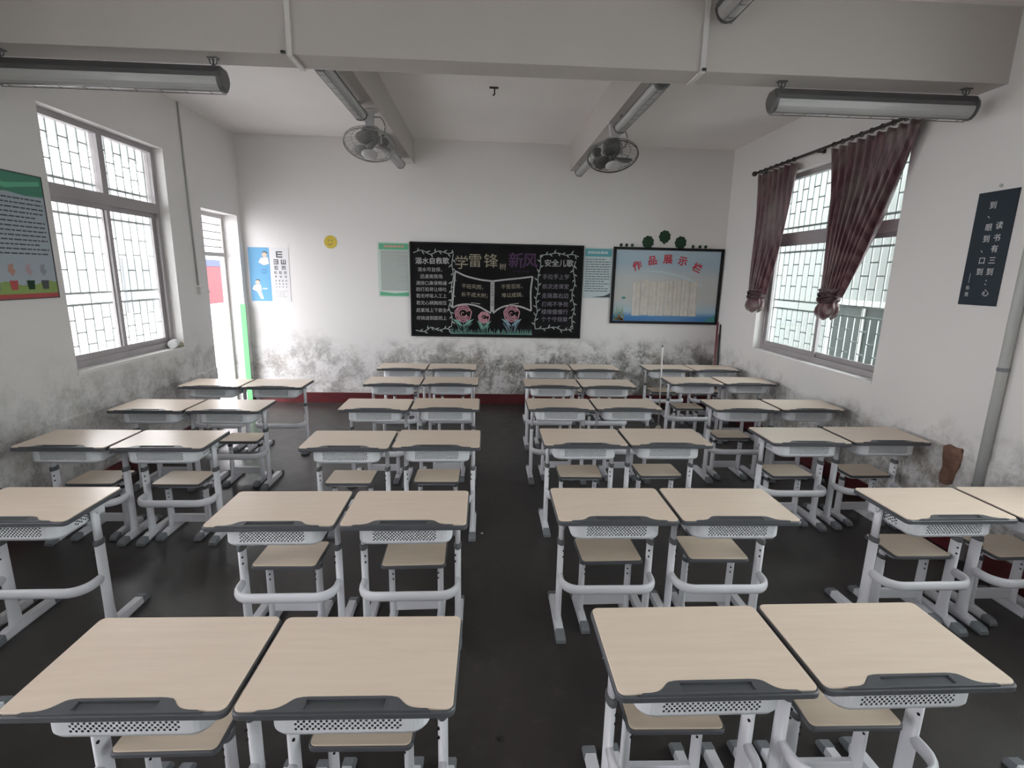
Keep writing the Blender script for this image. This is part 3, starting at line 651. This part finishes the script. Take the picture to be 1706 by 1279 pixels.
for nm, ff, m in (('disc', f, P_YEL), ('face_marks', sm, P_BROWN)): o = ff.mb.xf(Matrix.Translation(-Vector(t.location))).obj(nm, m); o.parent = t
gt = lines(PF(), -1.49, -1.12, [2.14-.031*i for i in range(16)], .007, .4, 3)
poster('rules_poster', 'green bordered rules poster at the left end of the blackboard', 'poster',
       [('header_band', PF().rect(-1.515, -1.11, 2.20, 2.285, .0008), P_GREEN), ('header_lettering', lines(PF(), -1.44, -1.17, [2.245], .03, 0, 5), pm('salmon', (.55, .33, .25))), ('footer_band', PF().poly([(-1.515, 1.565), (-1.11, 1.565), (-1.11, 1.62), (-1.3, 1.60), (-1.515, 1.625)], .0008), P_GREEN),
        ('text_panel', PF().rect(-1.495, -1.115, 1.64, 2.19, .0007), P_GREY), ('text_lines', gt, P_MINT)], -1.535, -1.098, 1.548, 2.302, pm('poster_edge', (.56, .66, .60)))
poster('notice_poster', 'narrow white notice poster between blackboard and display board', 'poster',
       [('header_band', PF().rect(1.385, 1.765, 2.17, 2.275, .0008), pm('teal_header', (.10, .36, .40))), ('header_lettering', lines(PF(), 1.42, 1.72, [2.225], .035, 0, 8), P_PALE), ('text_lines', lines(PF(), 1.40, 1.75, [2.13-.034*i for i in range(14)], .010, .2, 9), P_INK),
        ('footer_curve', PF().poly([(1.50, 1.60), (1.77, 1.60), (1.77, 1.66), (1.68, 1.62)], .0008), P_INK)], 1.372, 1.783, 1.585, 2.292, P_PALE)
# display board
db = thing('display_board', 'framed student work display board with red arched title', 'display board', (2.585, YB, 1.24))
def dbp(nm, f, m, par=None): o = f.mb.xf(Matrix.Translation(-Vector(db.location))).obj(nm, m); o.parent = par or db; return o
def panel_mat():
    m, t_, b = nt('printed_sky_panel'); k = NB(t_); g = k.n('ShaderNodeNewGeometry'); sx = k.n('ShaderNodeSeparateXYZ'); k.link(g.outputs['Position'], sx.inputs[0])
    rp = k.n('ShaderNodeValToRGB'); mr = k.n('ShaderNodeMapRange'); k.link(sx.outputs['Z'], mr.inputs[0]); mr.inputs[1].default_value = 1.24; mr.inputs[2].default_value = 2.30; k.link(mr.outputs[0], rp.inputs[0])
    e = rp.color_ramp.elements; e[0].position = 0; e[0].color = (.03, .14, .38, 1); e[1].position = 1; e[1].color = (.42, .54, .62, 1)
    for p_, c_ in ((.09, (.04, .20, .45)), (.16, (.38, .52, .60)), (.32, (.50, .52, .50)), (.62, (.50, .53, .53)), (.80, (.36, .48, .58))): q = e.new(p_); q.color = (*c_, 1)
    k.link(rp.outputs[0], b.inputs['Base Color']); b.inputs['Roughness'].default_value = .35; return m
dbp('panel', backflat(YB).slabrect(1.80, 3.37, 1.25, 2.295, .0005, .018), panel_mat())
fr = backflat(YB)
for a0, a1, b0, b1 in ((1.788, 3.383, 2.275, 2.312), (1.788, 3.383, 1.232, 1.268), (1.788, 1.826, 1.268, 2.275), (3.345, 3.383, 1.268, 2.275)): fr.slabrect(a0, a1, b0, b1, .0005, .034)
dbp('frame', fr, BFRAME)
DF_ = lambda: backflat(YB-.018)
for c_, (x, z), r_ in zip('作品展示栏', ((2.137, 2.055), (2.353, 2.132), (2.575, 2.155), (2.794, 2.132), (3.013, 2.042)), (.30, .14, 0, -.14, -.42)): dbp('title_lettering', DF_().text(c_, (x, z), .135, r_, bold=.03), P_RED)
rnd = random.Random(4)
for i in range(8):
    x0 = 2.10+i*.12; zt = 1.84+rnd.uniform(-.02, .02); zb = 1.352+rnd.uniform(-.006, .006); f = DF_(); n_ = 4
    rs = [[f.P((x0+.112*j/n_, z), .003+.006*(j % 2)+.004*rnd.random()) for j in range(n_+1)]+[f.P((x0+.112*(n_-j)/n_, z), .001) for j in range(n_+1)] for z in (zb, (zb+zt)/2, zt)]
    f.mb.rings(rs); dbp('paper_sheet', f, PAPER)
dbp('wave_print', DF_().poly([(2.2, 1.99), (2.5, 1.965), (2.8, 1.90), (3.1, 1.77), (3.1, 1.80), (2.85, 1.925), (2.5, 1.99)], .0012), P_PALE)
cf = DF_(); rnd = random.Random(6)
for i in range(12): x = 1.85+.012*i; cf.stroke(curve2([(x, 1.28), (x+rnd.uniform(-.02, .02), 1.36), (x+rnd.uniform(-.05, .05), 1.43+rnd.uniform(0, .09))], 3), .009, taper=True)
dbp('grass_print', cf, P_OLIVE)
fp = DF_()
for i in range(9): fp.disc((1.86+rnd.uniform(0, .16), 1.285+rnd.uniform(0, .05)), rnd.uniform(.010, .022), .002, 9)
dbp('flower_print', fp, pm('coral', (.50, .26, .16)))
dbp('corner_print', DF_().poly([(3.345, 1.27), (3.18, 1.27), (3.25, 1.33), (3.345, 1.37)], .0012).disc((1.97, 1.60), .03, .0015, 12, .018), pm('teal_corner', (.05, .25, .24)))
# felt cut-outs over the board
def lobed(cx, cz, r, n=9, a=.14, ph=0): return [(cx+(r*(1+a*abs(math.sin(n*q/2+ph))))*math.cos(q), cz+(r*1.05*(1+a*abs(math.sin(n*q/2+ph))))*math.sin(q)) for q in [2*PI*i/54 for i in range(54)]]
for nm_, cx, cz, r in (('leftmost', 2.274, 2.385, .075), ('middle raised', 2.509, 2.465, .075), ('rightmost', 2.744, 2.388, .075)):
    t = thing('tree_cutout', 'dark green felt tree, %s of three above the display board' % nm_, 'decoration', (cx, YB, cz-.09), group='felt trees above the display board')
    for pn, f in (('crown', backflat(YB).slabpoly(lobed(cx, cz, r), .0005, .008)), ('trunk', backflat(YB).slabrect(cx-.016, cx+.016, cz-.10, cz-.06, .0005, .006))):
        o = f.mb.xf(Matrix.Translation(-Vector(t.location))).obj(pn, P_DGREEN); o.parent = t
for i, x in enumerate((1.89, 1.97, 2.05, 2.93, 3.03, 3.115)):
    f = backflat(YB).slabpoly(lobed(x, 2.338, .020, 6), .0005, .006)
    tag(f.obj('leaf_cutout', P_DGREEN), 'tiny felt leaf above the display board, %s of six from the left' % ('first', 'second', 'third', 'fourth', 'fifth', 'sixth')[i], 'decoration', 'tiny felt leaves above the display board')

# ------------------------------------------------------------------ posters on the side walls
lpst = thing('recycling_poster', 'waste sorting poster with green header on the left wall', 'poster', (XL, 3.965, 1.655))
def lpp(nm, f, m): o = f.mb.xf(Matrix.Translation(-Vector(lpst.location))).obj(nm, m); o.parent = lpst; return o
LF = lambda l=.006: Flat((XL+l, 0, 0), (0, 1, 0), (0, 0, 1))
lpp('sheet', LF(0).slabrect(3.665, 4.265, 1.655, 2.535, .0005, .006), P_LPOST)
ed = LF(0)
for q in ((3.660, 3.668, 1.65, 2.54), (4.262, 4.270, 1.65, 2.54), (3.668, 4.262, 2.532, 2.54), (3.668, 4.262, 1.65, 1.658)): ed.slabrect(*q, .0005, .009)
lpp('frame', ed, P_INK)
lpp('header_band', LF().poly([(3.668, 2.40), (3.8, 2.385), (3.95, 2.40), (4.1, 2.385), (4.262, 2.39), (4.262, 2.532), (3.668, 2.532)], .0008), P_DKG)
lpp('header_swirl', LF().poly([(3.70, 2.45), (3.95, 2.42), (4.24, 2.47), (4.24, 2.50), (3.95, 2.455), (3.70, 2.49)], .0014), P_GREEN)  # lighter green swirl printed across the header
lpp('text_lines', lines(LF(), 3.70, 4.24, [2.36-.032*i for i in range(13)], .010, .15, 4), P_INK)
lpp('hill_print', LF().poly([(3.668, 1.69), (4.262, 1.69), (4.262, 1.77), (4.18, 1.785), (4.08, 1.755), (3.96, 1.75), (3.83, 1.78), (3.668, 1.75)], .0008), P_OLIVE)
lpp('footer_band', LF().rect(3.668, 4.262, 1.658, 1.69, .0008), P_DRED)
for i, (y, m) in enumerate(((3.75, P_DBLUE), (3.89, P_DRED), (4.03, P_DGREEN), (4.155, P_INK))):
    lpp('bin_print', LF().poly([(y-.026, 1.72), (y+.026, 1.72), (y+.034, 1.785), (y-.034, 1.785)], .002), m)
    lpp('rubbish_print', LF().poly([(y-.03, 1.85), (y, 1.815), (y+.03, 1.85), (y+.012, 1.875), (y+.02, 1.905), (y-.02, 1.895)], .002), pm('rubbish%d' % i, ((.2, .3, .4), (.45, .25, .2), (.4, .3, .32), (.25, .28, .32))[i]))
# navy quotation sign on the right wall
sg = thing('quotation_sign', 'navy blue sign with white vertical Chinese quotation on right wall', 'sign', (XR, 3.47, 1.76))
def sgp(nm, f, m): o = f.mb.xf(Matrix.Translation(-Vector(sg.location))).obj(nm, m); o.parent = sg; return o
RF = lambda l=.008: Flat((XR-l, 3.612, 1.758), (0, -1, 0), (0, 0, 1))
sgp('plate', Flat((XR, 3.612, 1.758), (0, -1, 0), (0, 0, 1)).slabrect(0, .282, 0, .755, .0005, .008), P_NAVY)
Hs = .755
def sgt(c_, u_, v_, q, **kw): sgp('lettering', RF().text(c_, (u_, Hs*(1-v_)), q, **kw), P_SIGN)
for c_, v in zip('读书有三到：心', (.30, .405, .50, .60, .70, .79, .885)): sgt(c_, .195, v, .052, bold=.01)
for c_, v in zip('到、眼到、口到', (.12, .20, .31, .41, .50, .60, .70)): sgt(c_, .122, v, .052, bold=.01)
for c_, v in zip('朱熹', (.845, .905)): sgt(c_, .055, v, .034)
sgp('rule', RF().rect(.053, .056, Hs*.20, Hs*.29), P_SIGN)
tag(Flat((XR, 3.47, 2.545), (0, -1, 0), (0, 0, 1)).slabpoly([(.012*math.cos(a), .012*math.sin(a)) for a in [i*PI/5 for i in range(10)]], .0005, .006).obj('adhesive_hook', P_GREY), 'small grey adhesive pad above the navy sign', 'hook')

# ------------------------------------------------------------------ curtains
def curtain_mat():
    m, t_, b = nt('burgundy_satin'); k = NB(t_); tc = k.n('ShaderNodeTexCoord'); mp = k.n('ShaderNodeMapping'); mp.inputs['Scale'].default_value = (3, 3, .55); k.link(tc.outputs['UV'], mp.inputs['Vector'])
    tcn = k.noise(tc.outputs['Object'], 2.0, 4, .6); sx = k.n('ShaderNodeSeparateXYZ'); k.link(tc.outputs['Object'], sx.inputs[0])
    wv = k.n('ShaderNodeTexWave', wave_type='BANDS', bands_direction='Y'); wv.inputs['Scale'].default_value = 6; wv.inputs['Distortion'].default_value = 3; wv.inputs['Detail'].default_value = 2; k.link(tc.outputs['Object'], wv.inputs['Vector'])
    col = k.mix(k.ramp(wv.outputs['Fac'], .3, .8), (.075, .022, .034), (.150, .075, .085))
    col = k.mix(k.math('MULTIPLY', k.ramp(tcn, .45, .62), .7), col, (.165, .140, .130))
    k.link(col, b.inputs['Base Color']); b.inputs['Roughness'].default_value = .36; b.inputs['Sheen Weight'].default_value = .35
    return m
CURT = curtain_mat()
def curtain(label, top, mid, bot, zt, zk, nfold, seed):
    """top, mid, bot = (y_far, y_near) of the two edges at the rod, half way and just above the knot"""
    rnd = random.Random(seed); nv, nu = 34, nfold*10; X = 3.325
    yc = (bot[0]+bot[1])/2
    t = thing('tied_curtain', label, 'curtain', (X, yc, zk-.2), group='tied curtains')
    ph = [rnd.uniform(0, .8) for _ in range(nfold+2)]; am = [rnd.uniform(.7, 1.25) for _ in range(nfold+2)]
    mb = MB(); grid = []
    for j in range(nv+1):
        v = j/nv; z = zt+(zk-zt)*v; row = []
        def q(a, b, c): return a*(1-v)*(1-2*v)+4*b*v*(1-v)+c*v*(2*v-1)
        ya, yb = q(top[0], mid[0], bot[0]), q(top[1], mid[1], bot[1])
        amp = .030*(1-.35*v)+.012*math.sin(v*5+seed)
        for i in range(nu+1):
            u = i/nu; k = int(u*nfold); fr_ = u*nfold
            w = math.sin(2*PI*fr_+ph[k]*.3*math.sin(v*4))*am[k]; w2 = .35*math.sin(4*PI*fr_+1.3+v*3)
            y = ya+(yb-ya)*(u+.012*math.sin(2*PI*fr_*1.0+1.0+2*v))
            bulge = .03*v*math.sin(PI*u)
            row.append((X-amp*(w+w2)-bulge, y, z+.008*math.sin(fr_*2*PI)*(1-v)))
        grid.append(row)
    n = nu+1; vv = [p for r in grid for p in r]; ff = [(j*n+i, j*n+i+1, (j+1)*n+i+1, (j+1)*n+i) for j in range(nv) for i in range(nu)]
    mb.add(vv, ff, True); mb.xf(Matrix.Translation(-Vector(t.location)))
    dr = mb.obj('drape', CURT); dr.parent = t
    sd = dr.modifiers.new('thickness', 'SOLIDIFY'); sd.thickness = .003
    # knot: a pinched band and a balled tail of folds
    kb = MB(); w = abs(bot[0]-bot[1])/2
    prof = [(.06, w*.95, .055), (.02, w*.75, .05), (-.02, w*.62, .058), (-.05, w*.72, .062), (-.09, w*.98, .072), (-.14, w*1.05, .078), (-.18, w*.9, .066), (-.205, w*.45, .035)]
    rs = []
    for a, (dz, ry, rx) in enumerate(prof):
        rs.append([(X-.03+rx*(1+.16*math.sin(7*q+a*.9+seed))*math.cos(q), yc+ry*(1+.10*math.sin(9*q+a*1.7))*math.sin(q), zk+dz+.018*math.sin(3*q+a)) for q in [2*PI*i/36 for i in range(36)]])
    kb.rings(rs[::-1], True, True).xf(Matrix.Translation(-Vector(t.location)))
    kn = kb.obj('knotted_end', CURT); kn.parent = t
    bd = MB()
    for dz in (-.035, -.005, .02):
        bd.tube([(X-.03+(.072+.006*math.sin(5*q))*math.cos(q), yc+w*.82*math.sin(q), zk+dz+.016*math.sin(2*q+dz*60)) for q in [2*PI*i/24 for i in range(25)]], .012, .016, 6)
    bd.xf(Matrix.Translation(-Vector(t.location))); o = bd.obj('twisted_band', mat('dark_burgundy_band%d' % seed, (.045, .018, .024), .45)); o.parent = kn
curtain('narrow burgundy curtain knotted at the bottom, nearer the back wall', (6.60, 5.80), (6.535, 5.90), (6.46, 6.13), 3.150, 1.72, 7, 3)
curtain('wide burgundy grey curtain knotted at the bottom, nearer the navy sign', (5.235, 4.15), (5.09, 4.43), (5.055, 4.765), 3.150, 1.75, 9, 5)
rod = thing('curtain_rod', 'dark curtain rod above the right window', 'curtain rod', (3.325, 5.4, 3.19))
def rp_(nm, mb, m=BLACK): o = mb.xf(Matrix.Translation(-Vector(rod.location))).obj(nm, m); o.parent = rod; return o
ROD = mat('dark_brown_rod', (.035, .028, .028), .4)
rp_('pole', MB().tube([(3.325, 6.70, 3.19), (3.325, 4.10, 3.19)], .014, seg=12), ROD)
for y in (6.72, 4.08): rp_('finial', MB().lathe([(.004, -.03), (.02, -.024), (.03, -.008), (.03, .008), (.02, .024), (.004, .03)], 14).xf(Matrix.Translation((3.325, y, 3.19)) @ Matrix.Rotation(PI/2, 4, 'X')), ROD)
for y in (6.55, 5.45, 4.22): rp_('bracket', MB().box(3.325, XR-.001, y-.012, y+.012, 3.168, 3.178).box(XR-.008, XR-.001, y-.02, y+.02, 3.162, 3.23), ROD)
for i in range(16):
    y = (6.57-.05*i*1.0) if i < 7 else (5.20-(i-7)*.125)
    y = 6.57-i*.118 if i < 7 else y
    rp_('ring', MB().tube([(3.325+.021*math.cos(q), y, 3.187+.021*math.sin(q)) for q in [2*PI*k/14 for k in range(15)]], .004, seg=6, up=(0, 1, 0)), ROD)

# ------------------------------------------------------------------ fluorescent lamps
def make_lamp(L, sy=1.0, sz=1.0):
    t = thing('fluorescent_lamp', None, 'lamp')
    def prof(pts, nm, m, par=t, L_=L, smooth=True):
        mb = MB(); mb.rings([[(x, y, z) for y, z in pts] for x in (-L_/2, L_/2)], True, False); return mb.obj(nm, m, par)
    prof([(-.072, -.072), (-.066, -.045), (-.045, -.018), (-.03, 0), (.03, 0), (.045, -.018), (.066, -.045), (.072, -.072)], 'housing', HOOD)
    arc = [(.066*math.cos(a), -.072+.066*math.sin(a)*1.05) for a in [PI+PI*i/10 for i in range(11)]]
    prof(arc, 'lamp_cover', DIFF, L_=L-.03)
    for s in (-1, 1):
        pts = [(-.074, -.07), (-.068, -.04), (-.04, -.004), (.04, -.004), (.068, -.04), (.074, -.07)]+[(.07*math.cos(a), -.07+.078*math.sin(a)) for a in [0-PI*i/8 for i in range(1, 8)]]
        mb = MB(); x0 = s*L/2; mb.rings([[(x0-s*.012, y, z) for y, z in pts], [(x0+s*.006, y, z) for y, z in pts], [(x0+s*.016, y*.8, -.07+(z+.07)*.8) for y, z in pts]]); mb.obj('end_cap', FAND, t)
        xb = s*(L/2-.05)
        mb = MB().box(xb-.03, xb+.03, -.02, .02, .046, .052); mb.tube([(xb, 0, .05), (xb, 0, .0)], .005, seg=6)
        mb.tube([(xb-.025, 0, .045), (xb-.02, 0, .02), (xb, 0, .010), (xb+.02, 0, .02), (xb+.025, 0, .045)], .004, seg=6, up=(0, 1, 0)); mb.obj('hanger', FAND, t)
    mb = MB()
    for y in (-.03, .03): mb.tube([(-L/2, y, -.146), (L/2, y, -.146)], .0025, seg=6)
    for i in range(9): x = -L/2+L*(i+.5)/9; mb.tube([(x, -.03, -.146), (x, 0, -.150), (x, .03, -.146)], .002, seg=5)
    mb.obj('wire_guard', WIRE, t)
    for o in t.children: o.data.transform(Matrix.Diagonal((1, sy, sz, 1)))
    return t
lamp0 = make_lamp(1.38); lamp1 = make_lamp(1.14, .85, .68)
def put(o, loc, rz, label): o.location = loc; o.rotation_euler = (0, 0, rz); tag(o, label, 'lamp', 'unlit fluorescent tube lamps')
put(lamp0, (2.578, 3.68, 3.138), 0, 'long unlit tube lamp under the cross beam at the right')
put(copy_tree(lamp0), (-2.375, 3.68, 3.138), 0, 'long unlit tube lamp under the cross beam at the left')
put(lamp1, (1.185, 4.42, 3.264), PI/2, 'tube lamp under the right lengthwise beam, before the fan')
put(copy_tree(lamp1), (1.185, 6.55, 3.264), PI/2, 'tube lamp under the right lengthwise beam, behind the fan')
put(copy_tree(lamp1), (-1.13, 4.42, 3.294), PI/2, 'tube lamp under the left lengthwise beam, before the fan')
put(copy_tree(lamp1), (-1.13, 6.55, 3.294), PI/2, 'tube lamp under the left lengthwise beam, behind the fan')
put(copy_tree(lamp0), (1.45, 2.82, 3.586), PI/2, 'tube lamp cut off by the top of the picture')

# ------------------------------------------------------------------ orbit fans
def make_fan(FAND, WIRE):
    t = thing('ceiling_fan', None, 'fan')
    # local frame: origin at the cage centre; +z up to the beam
    tilt = Matrix.Rotation(math.radians(-24), 4, 'X')         # the face (local -z) turns towards the viewer (-y)
    br = MB().box(-.06, .06, -.05, .06, .285, .297)
    br.rings([[(-.045, -.03, .285), (.045, -.03, .285), (.045, .04, .285), (-.045, .04, .285)], [(-.035, -.02, .20), (.035, -.02, .20), (.035, .035, .20), (-.035, .035, .20)], [(-.03, -.015, .165), (.03, -.015, .165), (.03, .03, .165), (-.03, .03, .165)]])
    br.obj('ceiling_mount', FANW, t)
    yk = MB(); yk.tube([(-.095, .04, .03), (-.092, .04, .11), (-.06, .04, .165), (0, .03, .182), (.06, .04, .165), (.092, .04, .11), (.095, .04, .03)], .010, .016, 8, up=(0, 1, 0)); yk.obj('yoke', FANW, t)
    MB().lathe([(.015, .175), (.055, .165), (.072, .13), (.075, .08), (.070, .045), (.03, .035)], 20).xf(tilt).obj('motor', FAND, t)
    R = .235
    cg = MB()
    def ring(r, z, w, seg=40): cg.tube([(r*math.cos(2*PI*i/seg), r*math.sin(2*PI*i/seg), z) for i in range(seg+1)], w, seg=5, cap=False)
    ring(R, .0, .006); ring(R*.99, .022, .003); ring(.07, -.088, .003); ring(.15, -.066, .002); ring(.08, .06, .003); ring(.17, .052, .002)
    for i in range(48):
        a = 2*PI*i/48; c_, s_ = math.cos(a), math.sin(a)
        cg.tube([(.065*c_, .065*s_, -.090), (.14*c_, .14*s_, -.071), (.205*c_, .205*s_, -.038), (R*c_, R*s_, 0)], .0011, seg=3, cap=False)
        if i % 2 == 0: cg.tube([(.07*c_, .07*s_, .062), (.16*c_, .16*s_, .056), (.215*c_, .215*s_, .035), (R*c_, R*s_, 0)], .0011, seg=3, cap=False)
    cg.xf(tilt).obj('cage', WIRE, t)
    MB().lathe([(.072, -.086), (.070, -.096), (.040, -.103), (.006, -.104)][::-1], 24).xf(tilt).obj('hub_cap', FANW, t)
    MB().lathe([(.02, .04), (.035, .035), (.038, -.01), (.02, -.03)], 16).xf(tilt).obj('blade_hub', FAND, t)
    for k in range(3):
        rs = []
        for i in range(9):
            q = i/8; r = .03+.165*q; w = (.022+.055*math.sin(min(1, q*1.25)*PI*.62))*(1 if q < .85 else 1-(q-.85)*3.5); ang = .45-.2*q
            L_ = Vector((r, w*math.cos(ang)*.75, w*math.sin(ang)*.75-.0)); R_ = Vector((r, -w*math.cos(ang), -w*math.sin(ang)))
            rs.append([L_+Vector((0, 0, .0012)), R_+Vector((0, 0, .0012)), R_-Vector((0, 0, .0012)), L_-Vector((0, 0, .0012))])
        MB().rings(rs, True, True).xf(tilt @ Matrix.Rotation(.35+k*2*PI/3, 4, 'Z')).obj('fan_blade', FAND, t)
    MB().tube([tuple(p) for p in curve2([(.03, .03, .25), (.10, .03, .245), (.135, .03, .18), (.12, .03, .10), (.07, .04, .08)], 5)], .004, seg=6).obj('power_cord', BLACK, t)
    return t
for o, loc, lab in ((make_fan(FAND, WIRE), (1.165, 5.15, 3.0), 'dark caged ceiling fan under the right lengthwise beam'), (make_fan(FANG, FANG2), (-1.09, 5.15, 3.03), 'pale caged ceiling fan under the left lengthwise beam')):
    o.location = loc; tag(o, lab, 'fan', 'caged ceiling fans')

# ------------------------------------------------------------------ conduits, pipe, small fittings
def simple(name, mb, m, label, cat, group=None): return tag(mb.obj(name, m), label, cat, group)
def conduit(parts, label):
    mb = MB()
    for q in parts: mb.box(*q)
    return simple('cable_trunking', mb, PVC, label, 'trunking', 'white cable trunking')
conduit([(-1.235, -1.205, 3.555, 3.57, 3.178, HC), (-1.235, -1.205, 3.57, 3.805, 3.176, 3.19), (-1.235, -.86, 3.79, 3.803, 3.19, 3.215)], 'white cable trunking down the cross beam at the left')
conduit([(1.335, 1.365, 3.555, 3.57, 3.178, HC), (1.335, 1.365, 3.57, 3.80, 3.176, 3.19), (.66, 1.60, 3.79, 3.803, 3.19, 3.212)], 'white cable trunking down the cross beam at the right')
conduit([(-.86, .66, 3.79, 3.798, 3.19, 3.205)], 'thin white trunking along the middle of the cross beam')
for x in (-1.255, 1.355): simple('cable_clip', MB().box(x-.012, x+.012, 3.54, 3.558, 3.186, 3.200), BLACK, 'black clip at the foot of the %s trunking' % ('left' if x < 0 else 'right'), 'clip', 'black cable clips')
simple('ceiling_hook', MB().box(.0, .085, 5.39, 5.415, HC-.012, HC-.0005).tube([(.05, 5.402, HC-.01), (.05, 5.402, HC-.06), (.035, 5.402, HC-.075)], .008, seg=6), BLACK, 'small black hook on the bare ceiling', 'hook')
cd = thing('wall_conduit', 'thin grey conduit running down to a wall switch box', 'conduit', (XL, 6.25, 1.6))
def cdp(nm, mb, m): o = mb.xf(Matrix.Translation(-Vector(cd.location))).obj(nm, m); o.parent = cd; return o
cdp('pipe', MB().tube([(XL+.011, 6.22, HC-.002), (XL+.011, 6.262, 1.70)], .010), PIPE)
cdp('switch_box', MB().box(XL+.0005, XL+.035, 6.24, 6.34, 1.595, 1.68), PVC); cdp('switch_plate', MB().box(XL+.035, XL+.042, 6.255, 6.325, 1.605, 1.67), P_WHITE)
cdp('side_conduit', MB().box(XL+.0005, XL+.016, 6.34, 6.495, 1.61, 1.635), PVC)
pp = thing('drain_pipe', 'grey pipe standing against the right wall beside the navy sign', 'pipe', (XR-.035, 3.16, 0))
MB().tube([(0, 0, .0), (0, 0, HC-.002)], .030, seg=18).obj('pipe', PIPE, pp)
for z in (.55, 1.36, 2.3): MB().lathe([(.032, -.012), (.034, -.008), (.034, .008), (.032, .012)], 18, (0, 0, z)).obj('clip', CAP, pp)
# plaster broken away down to the brick
BR = mat('bare_brick', (.21, .12, .085), .95, var=.3, vscale=25, bump=.6, bscale=50)
poly = [(3.485, .731), (3.45, .752), (3.40, .745), (3.346, .752), (3.325, .70), (3.330, .62), (3.352, .56), (3.362, .478), (3.40, .455), (3.461, .447), (3.475, .52), (3.46, .58), (3.478, .66)]
bp = Flat((XR-.0215, 0, 0), (0, -1, 0), (0, 0, 1)); rim = Flat((XR-.0005, 0, 0), (0, -1, 0), (0, 0, 1))
tag(Flat((XR-.001, 0, 0), (0, -1, 0), (0, 0, 1)).slabpoly([(-y, z) for y, z in poly], 0, .020).obj('trim_3', BR), 'brown patch of bare brick where plaster broke off', 'brick patch', kind='structure')

# ------------------------------------------------------------------ things standing about
simple('green_board', MB().box(-.036, .036, -.008, .008, 0, 1.42).xf(Matrix.Translation((-3.375, 7.362, 0)) @ Matrix.Rotation(math.radians(-.6), 4, 'X')), mat('bright_green_paint', (.10, .36, .14), .45), 'narrow green board standing in the corner by the doorway', 'board')
STICK = [((3.34, 7.30, 0), (3.378, 7.44, 1.27), (.20, .03, .05), 'dark red stick leaning in the right back corner', .013), ((3.36, 7.22, 0), (3.386, 7.36, 1.25), (.03, .028, .03), 'black stick leaning in the right back corner', .011), ((3.30, 7.24, 0), (3.383, 7.40, 1.10), (.30, .16, .15), 'shorter reddish brown stick leaning in the right back corner', .011)]
for a, b, c_, lab, r in STICK: simple('broom_stick', MB().tube([a, b], r, seg=10), mat(lab.split()[0]+'_stick', c_, .5), lab, 'stick', 'sticks in the back corner')
mp_ = thing('mop', 'thin white mop handle standing between the right wall desks', 'mop', (2.16, 6.12, 0))
MB().tube([(0, 0, .05), (-.035, -.01, 1.08)], .0095, seg=10).obj('handle', PVC, mp_); MB().tube([(-.035, -.01, 1.075), (-.036, -.01, 1.10)], .013, seg=10).obj('end_cap', CAP, mp_)
MB().lathe([(.06, 0), (.058, .02), (.04, .05), (.015, .09)], 16).obj('mop_head', PAPER, mp_)
simple('paper_roll', MB().lathe([(.045, -.06), (.046, 0), (.045, .06)], 20).xf(Matrix.Translation((XL-.03, 5.73, 1.0885)) @ Matrix.Rotation(PI/2, 4, 'X') @ Matrix.Rotation(.3, 4, 'Y')), P_WHITE, 'white paper roll lying on the left window sill', 'paper roll')
simple('paper_packet', MB().slab(rrect(.10, .07, .015), 1.0425, 1.095, .012).xf(Matrix.Translation((XL-.045, 5.825, 0)) ), CARD, 'tan crumpled packet beside the paper roll on the sill', 'packet')
for (x, y), m, lab, r in (((.075, 1.805), BLACK, 'tiny dark scrap on the floor of the middle aisle', .012), ((-.02, 3.55), P_WHITE, 'tiny white scrap on the floor of the middle aisle', .010)):
    simple('litter', MB().slab([(x+r*math.cos(a)*(1+.3*math.sin(3*a)), y+r*.8*math.sin(a)) for a in [i*PI/5 for i in range(10)]], .0002, .006, .001), m, lab, 'litter')
bpy.context.view_layer.update()
